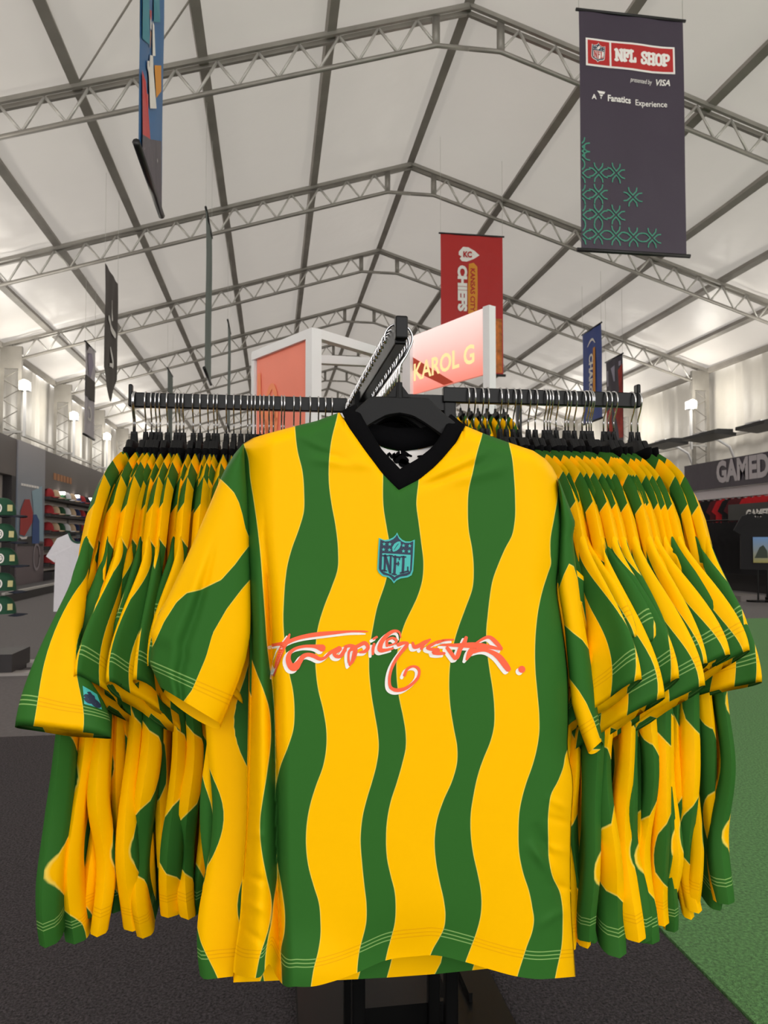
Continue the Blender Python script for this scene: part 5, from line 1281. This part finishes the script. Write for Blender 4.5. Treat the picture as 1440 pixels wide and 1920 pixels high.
# script lettering and crest printed on the chest
c1 = lambda P: [(500 + x / 8, 1165 + y / 8, w_ / 8) for x, y, w_ in P]
c2 = lambda P: [(660 + x / 8, 1165 + y / 8, w_ / 8) for x, y, w_ in P]
c3 = lambda P: [(820 + x / 8, 1175 + y / 8, w_ / 8) for x, y, w_ in P]
STROKES = [c1([(345, 195, 26), (300, 300, 72), (235, 400, 84), (175, 560, 72), (135, 690, 48), (105, 820, 22)]), c1([(80, 360, 46), (150, 345, 46), (240, 335, 56)]),
 c1([(260, 345, 60), (400, 275, 56), (560, 228, 60), (760, 195, 66), (1000, 172, 52), (1250, 152, 32), (1440, 150, 24), (1520, 154, 8)]),
 c1([(830, 400, 110), (740, 378, 62), (640, 372, 46), (540, 378, 44), (430, 410, 44), (345, 480, 58), (325, 580, 80), (370, 680, 100), (430, 680, 120), (490, 610, 80), (545, 530, 70), (620, 500, 60), (710, 520, 66), (800, 565, 52), (880, 540, 44), (960, 465, 52), (1080, 400, 46)]),
 c1([(1090, 410, 80), (1020, 470, 70), (1040, 525, 50), (1110, 520, 56), (1165, 440, 52), (1190, 385, 44)]),
 c1([(1180, 380, 44), (1260, 365, 54), (1330, 400, 56), (1335, 490, 44), (1290, 590, 52), (1245, 660, 26)]), c1([(1300, 400, 44), (1240, 450, 38), (1228, 540, 34), (1240, 650, 26)]),
 c2([(0, 410, 66), (90, 370, 54), (190, 325, 60), (240, 385, 56), (205, 445, 54), (120, 465, 30)]), c2([(40, 440, 50), (30, 500, 56), (0, 600, 40)]),
 c2([(332, 340, 40), (316, 410, 46), (312, 490, 36)]), c2([(325, 262, 36), (372, 235, 36)]),
 c2([(732, 240, 18), (705, 160, 34), (620, 148, 48), (520, 215, 60), (440, 320, 66), (420, 425, 76), (500, 432, 48), (610, 408, 34)]),
 c2([(525, 365, 46), (530, 285, 40), (610, 250, 38), (668, 285, 42), (640, 335, 26), (560, 360, 34)]),
 c2([(695, 350, 60), (770, 325, 50), (835, 330, 40), (800, 390, 56), (725, 480, 48), (650, 590, 46), (590, 720, 42), (562, 860, 42), (575, 980, 46), (650, 1030, 56), (770, 1020, 52), (890, 950, 44), (985, 850, 42), (1010, 750, 40), (980, 690, 36), (900, 678, 34), (825, 722, 40), (785, 810, 42)]),
 c2([(912, 325, 40), (935, 385, 56), (1010, 365, 62), (1090, 320, 66), (1175, 270, 24)]), c2([(1075, 345, 46), (1040, 410, 44)]),
 c2([(1440, 280, 24), (1300, 300, 36), (1190, 355, 46), (1130, 400, 44), (1230, 425, 52), (1300, 430, 56), (1215, 470, 44), (1290, 482, 52), (1385, 480, 40)]),
 c3([(0, 240, 36), (100, 205, 34), (240, 195, 24)]), c3([(60, 275, 26), (300, 278, 56), (560, 280, 92), (760, 300, 66), (960, 340, 34)]),
 c3([(432, 165, 52), (400, 250, 66), (345, 330, 66), (300, 450, 66), (262, 475, 54)]), c3([(150, 320, 54), (210, 400, 60), (262, 475, 54)]),
 c3([(580, 280, 60), (500, 380, 90), (440, 490, 36)]), c3([(560, 260, 30), (700, 175, 44), (790, 160, 54), (885, 240, 66), (960, 325, 46)]),
 c3([(540, 375, 60), (640, 350, 56), (740, 355, 52), (840, 395, 70), (930, 460, 92), (1010, 560, 98), (1062, 635, 84)])]
DOT = disc(820 + 1268 / 8, 1175 + 640 / 8, 6.6)
def flat_print(name, m, strokes, polys, lift, dx=0, dy=0, grow=0):
    mb = MB()
    for S in strokes:
        V, F = ribbon([(x + dx, y + dy, max(w_ + grow, 1.2)) for x, y, w_ in S], per=5); mb.add(loc_(FP(V[:, 0], V[:, 1], lift)), F)
    for P in polys:
        P = np.array(P, float) + (dx, dy); T = tessellate_polygon([[Vector((a, b, 0)) for a, b in P]]); mb.add(loc_(FP(P[:, 0], P[:, 1], lift)), [tuple(t) for t in T])
    o = mb.build(name, m, hj); return o
flat_print('script_shadow', M_WHITE, STROKES, [DOT], .0011, -5.2, 4.4, 1.2)['label'] = 'white shadow of the script'
flat_print('script_lettering', M_CORAL, STROKES, [DOT], .0019)['label'] = 'coral red script lettering'
def crest_at(x, y, L):
    return tuple(loc_(FP(np.array([690 + x / 13.09]), np.array([980 + y / 13.09]), .0008 + .0007 * L))[0])
shield(crest_at, hj, (M_TEAL, M_NAVY, M_TEAL, M_NAVY))

# ------------------------------------------------------------------ pieces of a part sit one level deeper
def nest(part, subs):
    for o in list(bpy.data.objects):
        base = o.name.split('.')[0]
        if base in subs and o.parent is not None:
            p = [c for c in o.parent.children if c.name.split('.')[0] == part]
            if p: o.parent = p[0]
nest('crest_border', ('crest_ground', 'crest_field', 'crest_letters'))
nest('sign_crest_border', ('sign_crest_ground', 'sign_crest_field', 'sign_crest_letters'))
nest('script_shadow', ('script_lettering',)); nest('neck_label', ('label_print',))
nest('crown', ('ring_badge', 'letter_badge', 'side_patch')); nest('board', ('lettering',)); nest('sleeve', ('cuff_badge', 'badge_emblem'))
nest('arrowhead', ('arrowhead_letters',)); nest('brush_strip', ('city_text',)); nest('base_plate', ('tray_rim',)); nest('fascia', ('fascia_lettering',))
nest('picture_print', ('picture_hill',)); nest('pink_panel', ('red_band', 'name_lettering')); nest('coral_panel', ('swirl_print',))
